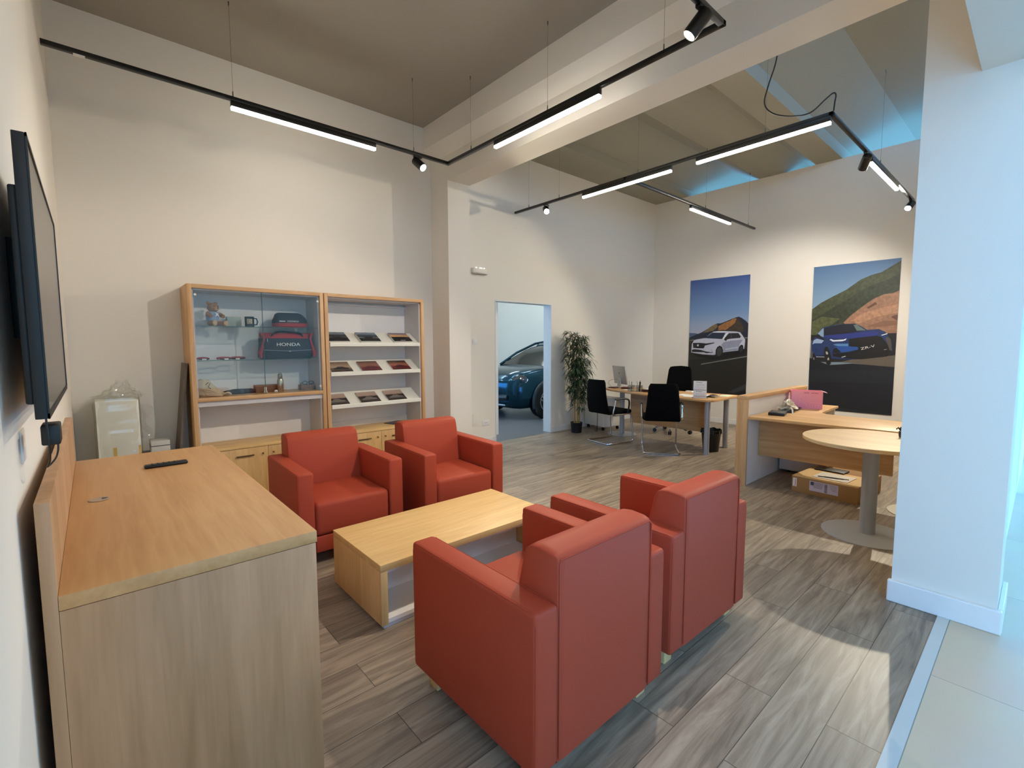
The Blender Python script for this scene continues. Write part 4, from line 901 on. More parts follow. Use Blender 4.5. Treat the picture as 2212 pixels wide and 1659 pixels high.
m = MB(); m.sheet(lambda u, v: ((0.134+0.006*math.sin(u*75)+0.004*v)*math.cos(2*PI*u), (0.134+0.006*math.sin(u*75)+0.004*v)*math.sin(2*PI*u), 0.306-0.05*v+0.006*math.sin(u*50)), 72, 3); m.build('bin_liner', paint('liner_black', '0d0e10', 0.25), t)

# ------------------------------------------------------------------ artificial bamboo
t = thing('potted_bamboo', 'tall artificial bamboo in a black pot beside the doorway', 'plant', (6.06, 5.20, 0)); rnd = random.Random(11)
MB().lathe([(0.075, 0), (0.085, 0.004), (0.10, 0.17), (0.104, 0.175), (0.094, 0.177), (0.088, 0.15), (0.001, 0.15)], (0, 0, 0)).build('pot', paint('pot_black', '0e1014', 0.5), t)
MB().lathe([(0.088, 0.150), (0.07, 0.165), (0.03, 0.178), (0.001, 0.18)], (0, 0, 0)).build('soil_moss', paint('moss', '9a8f4a', 0.95, var=0.2, scale=40, bump=1.0, bscale=300), t)
stems = []
for (a, r0, lean, hgt) in ((0.3, 0.035, 0.05, 1.55), (2.4, 0.035, 0.04, 1.62), (4.2, 0.03, 0.07, 1.45), (5.4, 0.045, 0.03, 1.2)):
    pts = [Vector((r0*math.cos(a)+lean*math.cos(a)*v**2, r0*math.sin(a)+lean*math.sin(a)*v**2, 0.15+v*(hgt-0.15))) for v in [k/12 for k in range(13)]]
    m = MB(); m.tube(pts, [0.013-0.006*k/12 for k in range(13)], 10)
    for k in range(1, 12, 1): m.lathe([(0.0125-0.006*k/12, -0.003), (0.0145-0.006*k/12, 0), (0.0125-0.006*k/12, 0.003)], pts[k], 10)
    m.build('cane', paint('bamboo_cane', 'a5834f', 0.5, var=0.1, scale=12), t); stems.append(pts)
m = MB()
def leaf(m, base, d, ln, w, droop):
    d = d.normalized(); side = d.cross(Vector((0, 0, 1)));
    if side.length < 0.1: side = Vector((1, 0, 0))
    side.normalize(); pr = None
    for k in range(6):
        u = k/5; c = base + d*ln*u + Vector((0, 0, -droop*ln*u*u)); ww = w*math.sin(PI*min(0.97, 0.08+u*0.92))**0.8
        row = [m.v(c-side*ww), m.v(c+Vector((0, 0, -0.15*ww))), m.v(c+side*ww)]
        if pr: m._f([pr[0], pr[1], row[1], row[0]]); m._f([pr[1], pr[2], row[2], row[1]])
        pr = row
tw = MB()
for si, P in enumerate(stems):
    for q in range(95):
        v = 0.22+0.78*rnd.random()**0.8; i = v*12; i0 = min(int(i), 11); b0 = P[i0].lerp(P[i0+1], i-i0)
        a = rnd.random()*2*PI; rr = 0.05+0.13*rnd.random()
        tip = b0 + Vector((math.cos(a)*rr, math.sin(a)*rr, 0.03+0.10*rnd.random()))
        if tip.y > 0.255: tip.y = 0.255
        tw.tube([b0, b0.lerp(tip, 0.5)+Vector((0, 0, 0.015)), tip], 0.0018, 5)
        for j in range(rnd.randint(5, 8)):
            a2 = a + rnd.uniform(-1.3, 1.3); d = Vector((math.cos(a2), math.sin(a2), rnd.uniform(-0.5, 0.9)))
            ln = rnd.uniform(0.08, 0.15)
            if tip.y + d.normalized().y*ln > 0.285: d.y = -abs(d.y)
            m.mi = 0 if rnd.random() < 0.7 else 1
            leaf(m, tip.lerp(b0, rnd.random()*0.5), d, ln, rnd.uniform(0.006, 0.010), rnd.uniform(0.2, 0.8))
tw.build('twigs', paint('twig_brown', '5a4a30', 0.8), t, kind='stuff')
m.build('foliage', [paint('bamboo_leaf', '22361f', 0.5, var=0.15, scale=14), paint('bamboo_leaf_pale', '42583a', 0.5, var=0.15, scale=14)], t, kind='stuff')

# ------------------------------------------------------------------ reception desk
t = thing('reception_desk', 'L-shaped oak desk with a raised white-lined end screen', 'desk', (5.4, 1.4, 0)); o = t.location; RZ = 0.735
MB(o).box(5.03, 6.85, 2.085, 2.125, 0.0, 0.905, 0.001).build('end_screen', OAK_Z, t)
MB(o).box(5.03, 6.85, 2.012, 2.125, 0.9055, 0.945, 0.001).build('screen_cap', OAK_X, t)
MB(o).box(5.03, 5.055, 2.012, 2.0845, 0.0, 0.905, 0.001).build('screen_edge', OAK_Z, t)
MB(o).box(5.056, 6.85, 2.022, 2.084, 0.0, 0.904).build('screen_lining', WHITE, t)
arc = [(5.78+0.0, 0.30)]
pts = [(5.03, 2.0115), (5.06, 1.2), (5.10, 0.62), (5.12, 0.30), (5.78, 0.30), (5.80, 1.40), (5.83, 1.52), (5.90, 1.58), (6.0, 1.60), (6.70, 1.63), (6.70, 2.0115)]
MB(o).prism(pts, 'z', RZ-0.027, RZ, 0.002).build('desktop', wood('reception_oak', 'c09560', 'ddb57f', 'y', scale=0.7), t)
MB(o).box(5.34, 5.358, 0.86, 2.011, 0.285, RZ-0.028, 0.001).build('modesty_panel', OAK_Y, t)
MB(o).box(5.40, 5.78, 0.32, 0.338, 0.0, RZ-0.028, 0.001).build('side_leg', OAK_Z, t)
MB(o).box(6.66, 6.695, 1.66, 2.0, 0.0, RZ-0.028, 0.001).build('side_leg', WHITE, t)
t = thing('drawer_pedestal', 'white low drawer block under the reception desk', 'drawers', (6.15, 1.7, 0)); MB(t.location).box(5.94, 6.4, 1.45, 2.0, 0.03, 0.5, 0.003).build('body', WHITE, t)
MB(t.location).box(5.926, 5.939, 1.46, 1.99, 0.05, 0.49, 0.002).build('drawer_front', WHITE, t)
for y in (1.52, 1.92):
    for x in (6.0, 6.34): m = MB(t.location); m.cyl((x, y, 0.0), (x, y, 0.03), 0.02, n=12); m.build('foot', BLACK, t)
def pink_mat():
    m, nt, b = nm('pink_carton'); tc = N(nt, 'ShaderNodeTexCoord'); sp = N(nt, 'ShaderNodeSeparateXYZ'); L(nt, tc, 'Generated', sp, 0)
    cr = N(nt, 'ShaderNodeValToRGB'); cr.color_ramp.elements[0].color = lin('ee9fd0'); cr.color_ramp.elements[1].color = lin('ffadbf')
    L(nt, sp, 2, cr, 'Fac'); L(nt, cr, 'Color', b, 'Base Color'); b.inputs['Roughness'].default_value = 0.45; return m
PK = pink_mat(); PKL = paint('pink_print', 'ffd0e0', 0.5)
t = thing('cardboard_box', 'open pink cardboard box with pale line drawing on the reception desk', 'box', (6.21, 1.835, RZ), R(-68))
m = MB(); w2, d2, h2 = 0.155, 0.085, 0.205
m.box(-w2, w2, -d2, -d2+0.004, 0, h2); m.box(-w2, w2, d2-0.004, d2, 0, h2); m.box(-w2, -w2+0.004, -d2+0.004, d2-0.004, 0, h2); m.box(w2-0.004, w2, -d2+0.004, d2-0.004, 0, h2*0.97); m.box(-w2+0.004, w2-0.004, -d2+0.004, d2-0.004, 0, 0.004)
m.build('carton', PK, t, smooth=False)
m = MB(); M_ = Matrix.Translation((w2, 0, h2-0.004)) @ Matrix.Rotation(R(18), 4, 'Y'); m.box(0, 0.045, -d2+0.005, d2-0.005, 0, 0.003, M=M_); m.build('end_flap', PKL, t, smooth=False)
m = MB(); yq = -d2-0.0012
def line(pts, r=0.0016): m.tube([(x, yq, z) for x, z in pts], r, 5)
line([(-0.075+0.030*math.cos(a)*(1+0.2*math.sin(a)), 0.155+0.033*math.sin(a)) for a in [k*PI/8 for k in range(17)]])
line([(-0.085+0.02*math.cos(a), 0.19+0.008*math.sin(a)) for a in [k*PI/6 for k in range(13)]])
line([(-0.085, 0.12), (-0.045, 0.075), (-0.01, 0.06), (0.0, 0.035), (0.02, 0.01)]); line([(-0.06, 0.15), (-0.045, 0.12), (-0.03, 0.10), (-0.005, 0.085)])
line([(-0.09+0.022*math.cos(a), 0.085+0.035*math.sin(a)) for a in [k*PI/8 for k in range(17)]])
for (a, b_, z) in ((0.01, 0.075, 0.125), (0.01, 0.075, 0.105), (0.01, 0.045, 0.085), (0.03, 0.115, 0.07)): line([(a, z), (b_, z)])
line([(0.01, 0.125), (0.01, 0.105)]); line([(0.075, 0.125), (0.075, 0.105)])
line([(0.10+0.018*math.cos(a), 0.03+0.015*math.sin(a)) for a in [k*PI/6 for k in range(13)]]); line([(0.03, 0.045), (0.035, 0.015), (0.06, 0.02), (0.055, 0.045)])
m.build('line_drawing', PKL, t)
m = MB(); m.box(-0.03, 0.02, -d2-0.001, -d2+0.001, 0.182, 0.187); m.box(0.04, 0.11, -d2-0.001, -d2+0.001, 0.182, 0.187); m.build('lettering', paint('plum_print', '9c3f70', 0.5), t, smooth=False)
for k, (x, y, rz, lb) in enumerate([(5.42, 1.86, R(12), 'black flat case nearest the desk corner beside the end screen'), (5.72, 1.88, R(18), 'black flat case half under the crumpled bag on the reception desk'), (5.98, 1.905, R(10), 'thin black case next to the pink box')]):
    t = thing('black_case', lb, 'case', (x, y, RZ), rz); MB().box(-0.12, 0.12, -0.075, 0.075, 0, 0.030-0.006*k, 0.003).build('body', BLACK, t)
    MB().box(-0.09, 0.09, -0.05, 0.05, 0.030-0.006*k, 0.0315-0.006*k, 0.0005).build('lid_panel', paint('case_grey', '2e3230', 0.3), t)
t = thing('plastic_bag', 'crumpled pale plastic bag on the black cases beside the pink box', 'bag', (5.78, 1.88, RZ+0.026))
m = MB(); n_ = 26
def crump(u, v):
    a = 2*PI*u; r = (1-v)**0.75*(0.75+0.25*min(1, v*12)); k = 1+0.16*math.sin(a*3+v*5)+0.13*math.sin(a*7-v*13+1)+0.09*math.sin(v*26+a*11)
    z = 0.115*v**1.2+0.012*math.sin(a*6+v*10)*v*(1-v)*4; return (0.02*math.sin(v*7)+0.15*r*k*math.cos(a), 0.085*r*k*math.sin(a), max(0.0005, z))
m.sheet(crump, 48, 22); m.build('film', paint('crumpled_film', 'cfc7b5', 0.35, spec=0.7), t, ang=12)
m = MB(); m.tube(smooth_path([(-0.08, -0.05, 0.02), (-0.14, -0.085, 0.012), (-0.17, -0.10, -0.012), (-0.19, -0.11, -0.029)]), [0.008]*18+[0.006], 6); m.build('twisted_corner', PAPER, t)
# box on the floor under it
t = thing('cardboard_box', 'flat brown cardboard box with shipping label on the floor under the reception desk', 'box', (5.55, 1.33, 0)); o = t.location
rot = Matrix.Translation((5.19, 1.075, 0)) @ Matrix.Rotation(R(-3.5), 4, 'Z')
m = MB(o); m.box(0, 0.70, 0, 0.56, 0, 0.158, 0.002, M=rot); m.build('carton', CARD, t)
m = MB(o); m.box(0.0, 0.45, 0.0, 0.56, 0.1585, 0.163, 0.001, M=rot); m.build('lid_flap', paint('light_cardboard', 'ecca8e', 0.7, var=0.05), t)
m = MB(o); m.box(-0.0012, 0, 0.155, 0.40, 0.045, 0.142, M=rot); lb_ = m.build('shipping_label', paint('lilac_white_label', 'cfc4d4', 0.6), t, smooth=False)
m = MB(o); rr = random.Random(3)
for k in range(26): z = 0.05+0.0033*k; m.box(-0.0020, -0.0013, 0.245, 0.270, z, z+(0.0012 if rr.random() < .5 else 0.0022), M=rot)
for k in range(6): m.box(-0.0020, -0.0013, 0.275+0.003*k, 0.385-0.004*k, 0.130-0.010*k, 0.133-0.010*k, M=rot)
for k in range(5): m.box(-0.0020, -0.0013, 0.165, 0.235-0.006*k, 0.130-0.012*k, 0.132-0.012*k, M=rot)
m.box(-0.0020, -0.0013, 0.362, 0.39, 0.10, 0.135, M=rot); m.build('label_print', paint('label_ink', '56505e', 0.6), lb_, smooth=False)
m = MB(o); m.box(-0.0012, 0, 0.515, 0.55, 0.055, 0.14, M=rot); st = m.build('fragile_sticker', PAPER, t, smooth=False)
m = MB(o); m.box(-0.002, -0.0013, 0.525, 0.530, 0.07, 0.128, M=rot); m.box(-0.002, -0.0013, 0.522, 0.540, 0.062, 0.066, M=rot); m.build('red_mark', paint('red_print', 'b0324a', 0.5), st, smooth=False)
t = thing('envelope_stack', 'white papers with pens lying on the flat cardboard box', 'papers', (5.42, 1.33, 0.1635), R(-4))
MB().box(-0.13, 0.13, -0.16, 0.14, 0, 0.006, 0.001).build('papers', PAPER, t)
for k in range(3): MB().cyl((-0.10+0.02*k, 0.10-0.05*k, 0.0105), (-0.06+0.02*k, -0.06-0.04*k, 0.0105), 0.0045, n=8).build('pen', [NAVY, BLACK, paint('silver_pen', '8e9094', 0.3, metal=0.7)][k], t)
t = thing('black_folder', 'black folder lying at the back of the flat cardboard box', 'folder', (5.70, 1.42, 0.1585), R(-3)); MB().box(-0.08, 0.08, -0.14, 0.13, 0, 0.018, 0.002).build('cover', paint('folder_black', '1d1512', 0.5), t)

# ------------------------------------------------------------------ round table and things cut by the pillar
RTM = wood('round_table_oak', 'c4a272', 'dabb8a', 'y', scale=0.6)
t = thing('round_table', 'round oak table on a silver column and disc foot behind the big pillar', 'table', (4.46, 0.80, 0))
MB().lathe([(0.452, 0.722), (0.458, 0.725), (0.458, 0.748), (0.455, 0.75), (0.001, 0.75)], (0, 0, 0), 72).build('tabletop', RTM, t, ang=30)
t.location = (4.45, 0.85, 0)
MB().cyl((0, 0, 0.01), (0, 0, 0.722), 0.052, n=32).build('column', SILVER, t)
MB().lathe([(0.30, 0), (0.30, 0.004), (0.055, 0.013), (0.052, 0.013)], (0, 0, 0), 64).build('base_disc', paint('disc_silver', 'b1b3b3', 0.45, metal=0.2), t)
t = thing('small_plant', 'dark little ornament in a pale cup on the round table, cut by the pillar', 'ornament', (4.70, 0.70, 0.75))
MB().lathe([(0.03, 0), (0.035, 0.02), (0.035, 0.05), (0.03, 0.05)], (0, 0, 0)).build('cup', BLACK, t)
m = MB(); rr = random.Random(5)
for k in range(14): a = rr.random()*6.28; m.tube([(0.02*math.cos(a), 0.02*math.sin(a), 0.05), (0.04*math.cos(a), 0.04*math.sin(a), 0.075), (0.05*math.cos(a), 0.05*math.sin(a), 0.06)], 0.006, 5)
m.build('dark_sprigs', paint('dark_sprig', '2a1f1a', 0.7), t)
t = thing('stool_base', 'white round stool foot on the floor behind the round table', 'stool', (5.33, 0.62, 0))
MB().lathe([(0.26, 0), (0.26, 0.006), (0.04, 0.02), (0.03, 0.02)], (0, 0, 0), 56).build('base_disc', paint('cream_metal', 'dcdacb', 0.4), t)
MB().cyl((0, 0, 0.02), (0, 0, 0.42), 0.025, n=20).build('column', CHROME, t); MB().lathe([(0.17, 0.42), (0.185, 0.435), (0.185, 0.47), (0.16, 0.485), (0.001, 0.488)], (0, 0, 0), 40).build('seat', paint('cream_metal', 'dcdacb', 0.4), t)
m = MB((4.9, 0.7, 0)); m.tube(smooth_path([(5.2, 0.30, 0.005), (5.0, 0.50, 0.005), (4.92, 0.66, 0.005), (4.98, 0.72, 0.005), (5.06, 0.62, 0.005), (5.12, 0.34, 0.005)]), 0.005, 8)
m.build('floor_cable', paint('cream_metal', 'dcdacb', 0.4), label='pale cable loop on the floor next to the pillar', cat='cable')

# ------------------------------------------------------------------ posters
WHITE_SUV=[
('4c5878',[(0.0,1.202),(0.115,1.196),(0.268,1.164),(0.011,1.071)]),
('1c2433',[(0.0,1.104),(0.048,1.127),(0.133,1.163),(0.25,1.205),(0.396,1.286),(0.492,1.346),(0.555,1.37),(0.618,1.368),(0.741,1.41),(0.862,1.458),(0.943,1.478),(0.996,1.452),(1.071,1.397),(1.115,1.349),(1.115,0.985),(0.0,0.989)]),
('6b5a41',[(0.275,1.196),(0.412,1.304),(0.492,1.346),(0.555,1.355),(0.557,1.3),(0.495,1.239),(0.366,1.21)]),
('8e6236',[(0.572,1.237),(0.573,1.315),(0.681,1.373),(0.802,1.415),(0.862,1.455),(0.907,1.441),(0.88,1.366),(0.806,1.308),(0.716,1.241)]),
('3a3028',[(0.716,1.241),(0.806,1.308),(0.88,1.366),(0.937,1.455),(0.984,1.378),(1.048,1.241),(1.02,1.196)]),
('2a2722',[(0.0,1.071),(1.115,1.06),(1.115,0.851),(0.0,0.808)]),
('6f6c66',[(0.006,1.061),(0.102,1.07),(0.102,1.053),(0.007,1.044)]),
('6f6c66',[(1.06,1.103),(1.115,1.104),(1.115,1.087),(1.068,1.081)]),
('26261f',[(0.0,0.824),(0.512,0.75),(1.115,0.896),(1.115,0.671),(0.0,0.593)]),
('1c1c18',[(0.0,0.659),(1.115,0.836),(1.115,0.0),(0.0,0.0)]),
('73736e',[(0.253,0.584),(0.269,0.604),(1.115,0.77),(1.115,0.752)]),
('34343a',[(0.788,0.086),(1.115,0.264),(1.115,0.173),(0.911,0.08)]),
('121210',[(0.011,0.045),(0.912,0.064),(1.115,0.128),(1.115,0.0),(0.0,0.0)]),
('0f0f12',[(0.098,0.79),(0.508,0.773),(0.7,0.831),(1.043,0.898),(1.115,0.877),(1.046,0.803),(0.731,0.717),(0.511,0.685),(0.159,0.751)]),
('b9bccb',[(0.054,0.836),(0.062,0.985),(0.108,1.059),(0.167,1.075),(0.267,1.091),(0.325,1.096),(0.426,1.178),(0.482,1.215),(0.576,1.224),(0.757,1.22),(0.896,1.211),(0.98,1.194),(1.007,1.162),(1.051,1.098),(1.072,1.066),(1.074,1.024),(1.063,0.898),(0.961,0.865),(0.689,0.831),(0.673,0.814),(0.535,0.796),(0.496,0.779),(0.335,0.788),(0.055,0.821)]),
('8b90a4',[(0.683,1.016),(0.828,1.047),(1.037,1.061),(0.978,0.977),(0.961,0.871),(0.689,0.836),(0.681,0.918),(0.641,0.961)]),
('a7b4c0',[(0.72,0.896),(0.948,0.934),(0.949,0.908),(0.726,0.869)]),
('1d2b40',[(0.319,1.096),(0.415,1.161),(0.465,1.199),(0.715,1.191),(0.659,1.076),(0.497,1.086)]),
('23242c',[(0.687,1.064),(0.744,1.145),(0.785,1.184),(0.949,1.181),(0.998,1.119),(0.984,1.093),(0.816,1.079)]),
('4a4d58',[(0.827,1.079),(0.812,1.184),(0.823,1.184),(0.837,1.079)]),
('16171c',[(0.692,1.07),(0.717,1.118),(0.772,1.112),(0.794,1.08),(0.746,1.064),(0.737,1.037),(0.714,1.048)]),
('1a1a1c',[(0.085,1.007),(0.234,1.007),(0.352,0.995),(0.5,1.011),(0.522,1.022),(0.5,0.995),(0.33,0.956),(0.308,0.9),(0.202,0.902),(0.094,0.91)]),
('54545a',[(0.111,0.95),(0.153,0.956),(0.153,0.95),(0.111,0.942)]),
('c9c9cc',[(0.17,0.973),(0.206,0.979),(0.204,0.942),(0.174,0.942)]),
('1f2024',[(0.065,0.87),(0.125,0.885),(0.251,0.871),(0.345,0.844),(0.46,0.828),(0.477,0.834),(0.447,0.889),(0.453,0.889),(0.489,0.818),(0.358,0.81),(0.311,0.827),(0.276,0.826),(0.073,0.83)]),
('141416',[(0.541,0.796),(0.544,0.873),(0.57,0.928),(0.619,0.956),(0.664,0.929),(0.685,0.863),(0.682,0.798),(0.659,0.743),(0.616,0.72),(0.571,0.736)]),
('37383a',[(0.563,0.807),(0.571,0.89),(0.609,0.918),(0.649,0.896),(0.662,0.836),(0.642,0.775),(0.604,0.753),(0.575,0.769)]),
('141419',[(0.961,0.865),(0.974,0.934),(1.009,0.972),(1.04,0.961),(1.05,0.919),(1.045,0.845),(1.01,0.797),(0.979,0.812)]),
('2b2b33',[(0.987,0.871),(0.995,0.924),(1.015,0.945),(1.032,0.919),(1.029,0.855),(1.004,0.829)]),
('dfe3ea',[(0.482,1.21),(0.577,1.221),(0.752,1.217),(0.715,1.199),(0.493,1.204)]),
('dfe3ea',[(0.659,1.076),(0.731,1.183),(0.769,1.204),(0.749,1.155),(0.687,1.064)])]
BLUE_SUV=[
('3b4229',[(0.0,1.622),(0.116,1.714),(0.268,1.8),(0.456,1.897),(0.634,2.036),(0.771,2.091),(0.882,2.116),(1.105,2.258),(1.105,1.748),(1.105,1.514),(1.105,1.155),(0.005,1.17)]),
('2a3220',[(0.008,1.438),(0.276,1.622),(0.463,1.738),(0.617,1.852),(0.791,1.944),(0.996,2.014),(1.105,2.089),(1.105,1.825),(0.995,1.79),(0.802,1.729),(0.629,1.601),(0.478,1.419),(0.289,1.345),(0.018,1.119)]),
('4d5432',[(0.009,1.421),(0.14,1.498),(0.395,1.455),(0.288,1.362),(0.149,1.3),(0.01,1.12)]),
('8f6a52',[(0.439,1.389),(0.515,1.481),(0.679,1.629),(0.802,1.729),(0.923,1.788),(1.043,1.801),(1.105,1.832),(1.105,1.155),(0.753,1.16),(0.538,1.29)]),
('a77d60',[(0.532,1.417),(0.71,1.535),(0.883,1.586),(1.099,1.633),(1.105,1.514),(0.865,1.465),(0.64,1.366)]),
('5f4030',[(0.731,1.611),(0.829,1.681),(0.856,1.649),(0.745,1.587)]),
('5f4030',[(1.024,1.458),(1.105,1.484),(1.105,1.395),(1.062,1.426)]),
('7d5a44',[(0.72,1.316),(0.942,1.401),(1.105,1.394),(1.105,1.335),(0.897,1.311)]),
('12151a',[(0.003,1.204),(1.024,1.217),(1.105,1.215),(1.105,0.884),(0.589,0.78),(0.023,0.766)]),
('5a5048',[(0.007,1.12),(0.025,1.119),(0.06,0.834),(0.016,0.816)]),
('5d554a',[(0.426,0.776),(0.613,0.829),(1.105,0.892),(1.105,0.718),(0.851,0.732),(0.59,0.764)]),
('0b121d',[(0.0,0.833),(0.275,0.723),(0.59,0.756),(1.105,0.718),(1.105,0.032),(0.624,0.042),(0.019,0.067)]),
('141c26',[(0.002,0.629),(1.105,0.672),(1.105,0.475),(0.007,0.442)]),
('17305f',[(0.019,1.037),(0.028,1.105),(0.062,1.166),(0.1,1.233),(0.161,1.319),(0.247,1.343),(0.442,1.372),(0.594,1.37),(0.66,1.336),(0.752,1.271),(0.894,1.279),(0.976,1.234),(1.046,1.11),(1.068,0.963),(1.013,0.888),(0.71,0.826),(0.496,0.815),(0.304,0.831),(0.222,0.876),(0.081,0.867),(0.029,0.942)]),
('0b1426',[(0.187,1.198),(0.185,1.311),(0.281,1.342),(0.442,1.366),(0.594,1.364),(0.66,1.33),(0.742,1.264),(0.531,1.224),(0.366,1.208)]),
('5c6f6c',[(0.574,1.352),(0.616,1.357),(0.677,1.31),(0.736,1.265),(0.621,1.261)]),
('7d97b0',[(0.1,1.226),(0.162,1.305),(0.179,1.312),(0.185,1.171),(0.144,1.185)]),
('0a0d12',[(0.068,1.166),(0.078,1.206),(0.125,1.212),(0.156,1.165),(0.198,1.137),(0.194,1.104),(0.127,1.158)]),
('8fa5c6',[(0.031,1.051),(0.046,1.119),(0.092,1.145),(0.193,1.117),(0.16,1.071),(0.06,1.071)]),
('1f2f7a',[(0.196,1.184),(0.366,1.208),(0.531,1.224),(0.845,1.243),(0.896,1.236),(0.873,1.187),(0.642,1.158),(0.513,1.147),(0.226,1.157)]),
('dfe6f2',[(0.268,1.127),(0.29,1.137),(0.325,1.12),(0.459,1.128),(0.497,1.147),(0.482,1.115),(0.438,1.102),(0.315,1.097)]),
('4f7fb5',[(0.317,1.05),(0.373,1.063),(0.522,1.063),(0.524,1.024),(0.386,1.024)]),
('06080e',[(0.524,1.134),(0.642,1.152),(0.874,1.18),(0.93,1.161),(0.994,1.074),(1.059,0.951),(1.014,0.876),(0.71,0.826),(0.495,0.835),(0.326,0.865),(0.324,0.905),(0.545,0.933),(0.656,0.973),(0.542,0.985)]),
('1d4a93',[(0.33,1.017),(0.519,1.024),(0.649,1.011),(0.65,0.973),(0.446,0.926),(0.4,0.958),(0.376,0.997)]),
('0a0d16',[(0.317,0.918),(0.331,0.984),(0.37,0.997),(0.423,0.945),(0.402,0.919)]),
('e4e7ea',[(0.924,1.189),(0.997,1.215),(1.002,1.206),(0.939,1.182)]),
('9aa0a8',[(0.969,0.975),(1.004,0.981),(1.004,0.974),(0.97,0.967)]),
('4a4540',[(0.98,1.16),(1.03,1.147),(1.046,1.11),(1.064,0.963),(1.039,0.963),(0.993,1.098)]),
('c5cbd6',[(0.439,0.853),(0.493,0.874),(0.499,0.864),(0.45,0.847)]),
('aab2c0',[(0.093,0.857),(0.211,0.856),(0.211,0.846),(0.094,0.847)]),
('0c0c10',[(0.211,0.849),(0.201,0.943),(0.21,1.01),(0.244,1.017),(0.276,0.957),(0.303,0.851),(0.303,0.744),(0.275,0.717),(0.245,0.743)]),
('a9a6ac',[(0.225,0.937),(0.242,0.94),(0.26,0.917),(0.256,0.89),(0.232,0.897)]),
('a9a6ac',[(0.253,0.823),(0.269,0.85),(0.282,0.811),(0.26,0.797)]),
('0c0c10',[(0.046,0.846),(0.043,0.901),(0.061,0.915),(0.08,0.874),(0.089,0.806),(0.073,0.779),(0.054,0.792)]),
('a9a6ac',[(0.058,0.84),(0.067,0.84),(0.07,0.806),(0.063,0.802)])]

def sky_mat(name, stops):
    m, nt, b = nm(name); tc = N(nt, 'ShaderNodeTexCoord'); sp = N(nt, 'ShaderNodeSeparateXYZ'); L(nt, tc, 'Generated', sp, 0)
    cr = N(nt, 'ShaderNodeValToRGB'); els = cr.color_ramp.elements
    while len(els) > 1: els.remove(els[0])
    els[0].position = stops[0][0]; els[0].color = lin(stops[0][1])
    for p, c in stops[1:]: e = els.new(p); e.color = lin(c)
    L(nt, sp, 2, cr, 'Fac'); L(nt, cr, 'Color', b, 'Base Color'); b.inputs['Roughness'].default_value = 0.5; return m
def poster(label, y0, y1, z0, z1, data, skym, rough_cols, text=None):
    t = thing('poster', label, 'poster', (XP, (y0+y1)/2, z0)); o = t.location
    MB(o).box(XP-0.012, XP, y0, y1, z0, z1).build('board', skym, t, smooth=False)
    m = MB(o); mats = []; cols = {}
    for i, (c, pts) in enumerate(data):
        if c not in cols: cols[c] = len(mats); mats.append(paint('ink_'+c, c, 0.5, var=rough_cols.get(c, 0.05), scale=24))
        x = XP-0.0125-0.00035*i; m.mi = cols[c]
        m.ngon([(x, y1-u, z0+v) for u, v in pts])
    bmesh.ops.recalc_face_normals(m.bm, faces=list(m.bm.faces))
    for f in m.bm.faces:
        if f.normal.x > 0: f.normal_flip()
    m.build('printed_picture', mats, t, smooth=False)
    if text:
        s, u, v, size, tilt = text; xx = XP-0.0125-0.00035*(len(data)+1)
        m = MB(o); text_into(m, s, size, frame(xx, y1-u, z0+v, (0, -1, tilt), (0, tilt, 1)), ext=0.0003, bold=1.0, xs=1.6); m.build('lettering', MARK, t, smooth=False)
    return t
poster('poster of a white car before a brown mountain on the far wall', 3.575, 4.69, 0.50, 2.712, WHITE_SUV, sky_mat('print_evening_sky', [(0, '1a1a18'), (0.5, 'a9a6b4'), (0.6, '8e9fb8'), (0.72, '6a8ab4'), (1, '3b5590')]), {'8e6236': .6, '6b5a41': .6, '3a3028': .6, '1c2433': .3, 'b9bccb': .12, '8b90a4': .15})
poster('poster of a blue car under a green and red hillside on the far wall', 1.475, 2.58, 0.42, 2.715, BLUE_SUV, sky_mat('print_clear_sky', [(0, '0b121d'), (0.6, '9db4c4'), (0.75, '7897b2'), (1, '47688f')]), {'3b4229': .9, '2a3220': .9, '4d5432': .7, '8f6a52': .55, 'a77d60': .55, '17305f': .35, '12151a': .3},
       ('ZR-V', 0.772, 1.006, 0.052, 0.28))

# ------------------------------------------------------------------ teal car in the next room
TEAL = paint('teal_car_paint', '073549', 0.2, metal=0.85, var=0.02, coat=0.25)
GLZ = paint('dark_car_glass', '060809', 0.06, spec=0.6)
t = thing('car', 'teal crossover car seen through the doorway', 'car', (6.02, 7.53, 0)); 
# local frame: x runs from nose (0) to tail, y across (negative = towards the doorway side)
m = MB(); HW = 0.89
ST = [ # x, half width, z belly, z belt, z deck (top of hood/body), nose-in
 (0.00, 0.55, 0.34, 0.62, 0.74), (0.05, 0.68, 0.27, 0.64, 0.80), (0.14, 0.79, 0.22, 0.68, 0.87), (0.30, 0.855, 0.20, 0.74, 0.945), (0.55, 0.88, 0.20, 0.80, 0.995),
 (0.85, HW, 0.20, 0.84, 1.03), (1.15, HW, 0.21, 0.87, 1.06), (1.5, HW, 0.22, 0.89, 1.05), (2.1, HW, 0.22, 0.90, 1.05), (2.8, HW, 0.22, 0.92, 1.06), (3.5, 0.885, 0.24, 0.94, 1.07), (3.9, 0.86, 0.28, 0.94, 1.06), (4.1, 0.80, 0.36, 0.90, 1.0), (4.17, 0.70, 0.45, 0.80, 0.9)]
rings = []
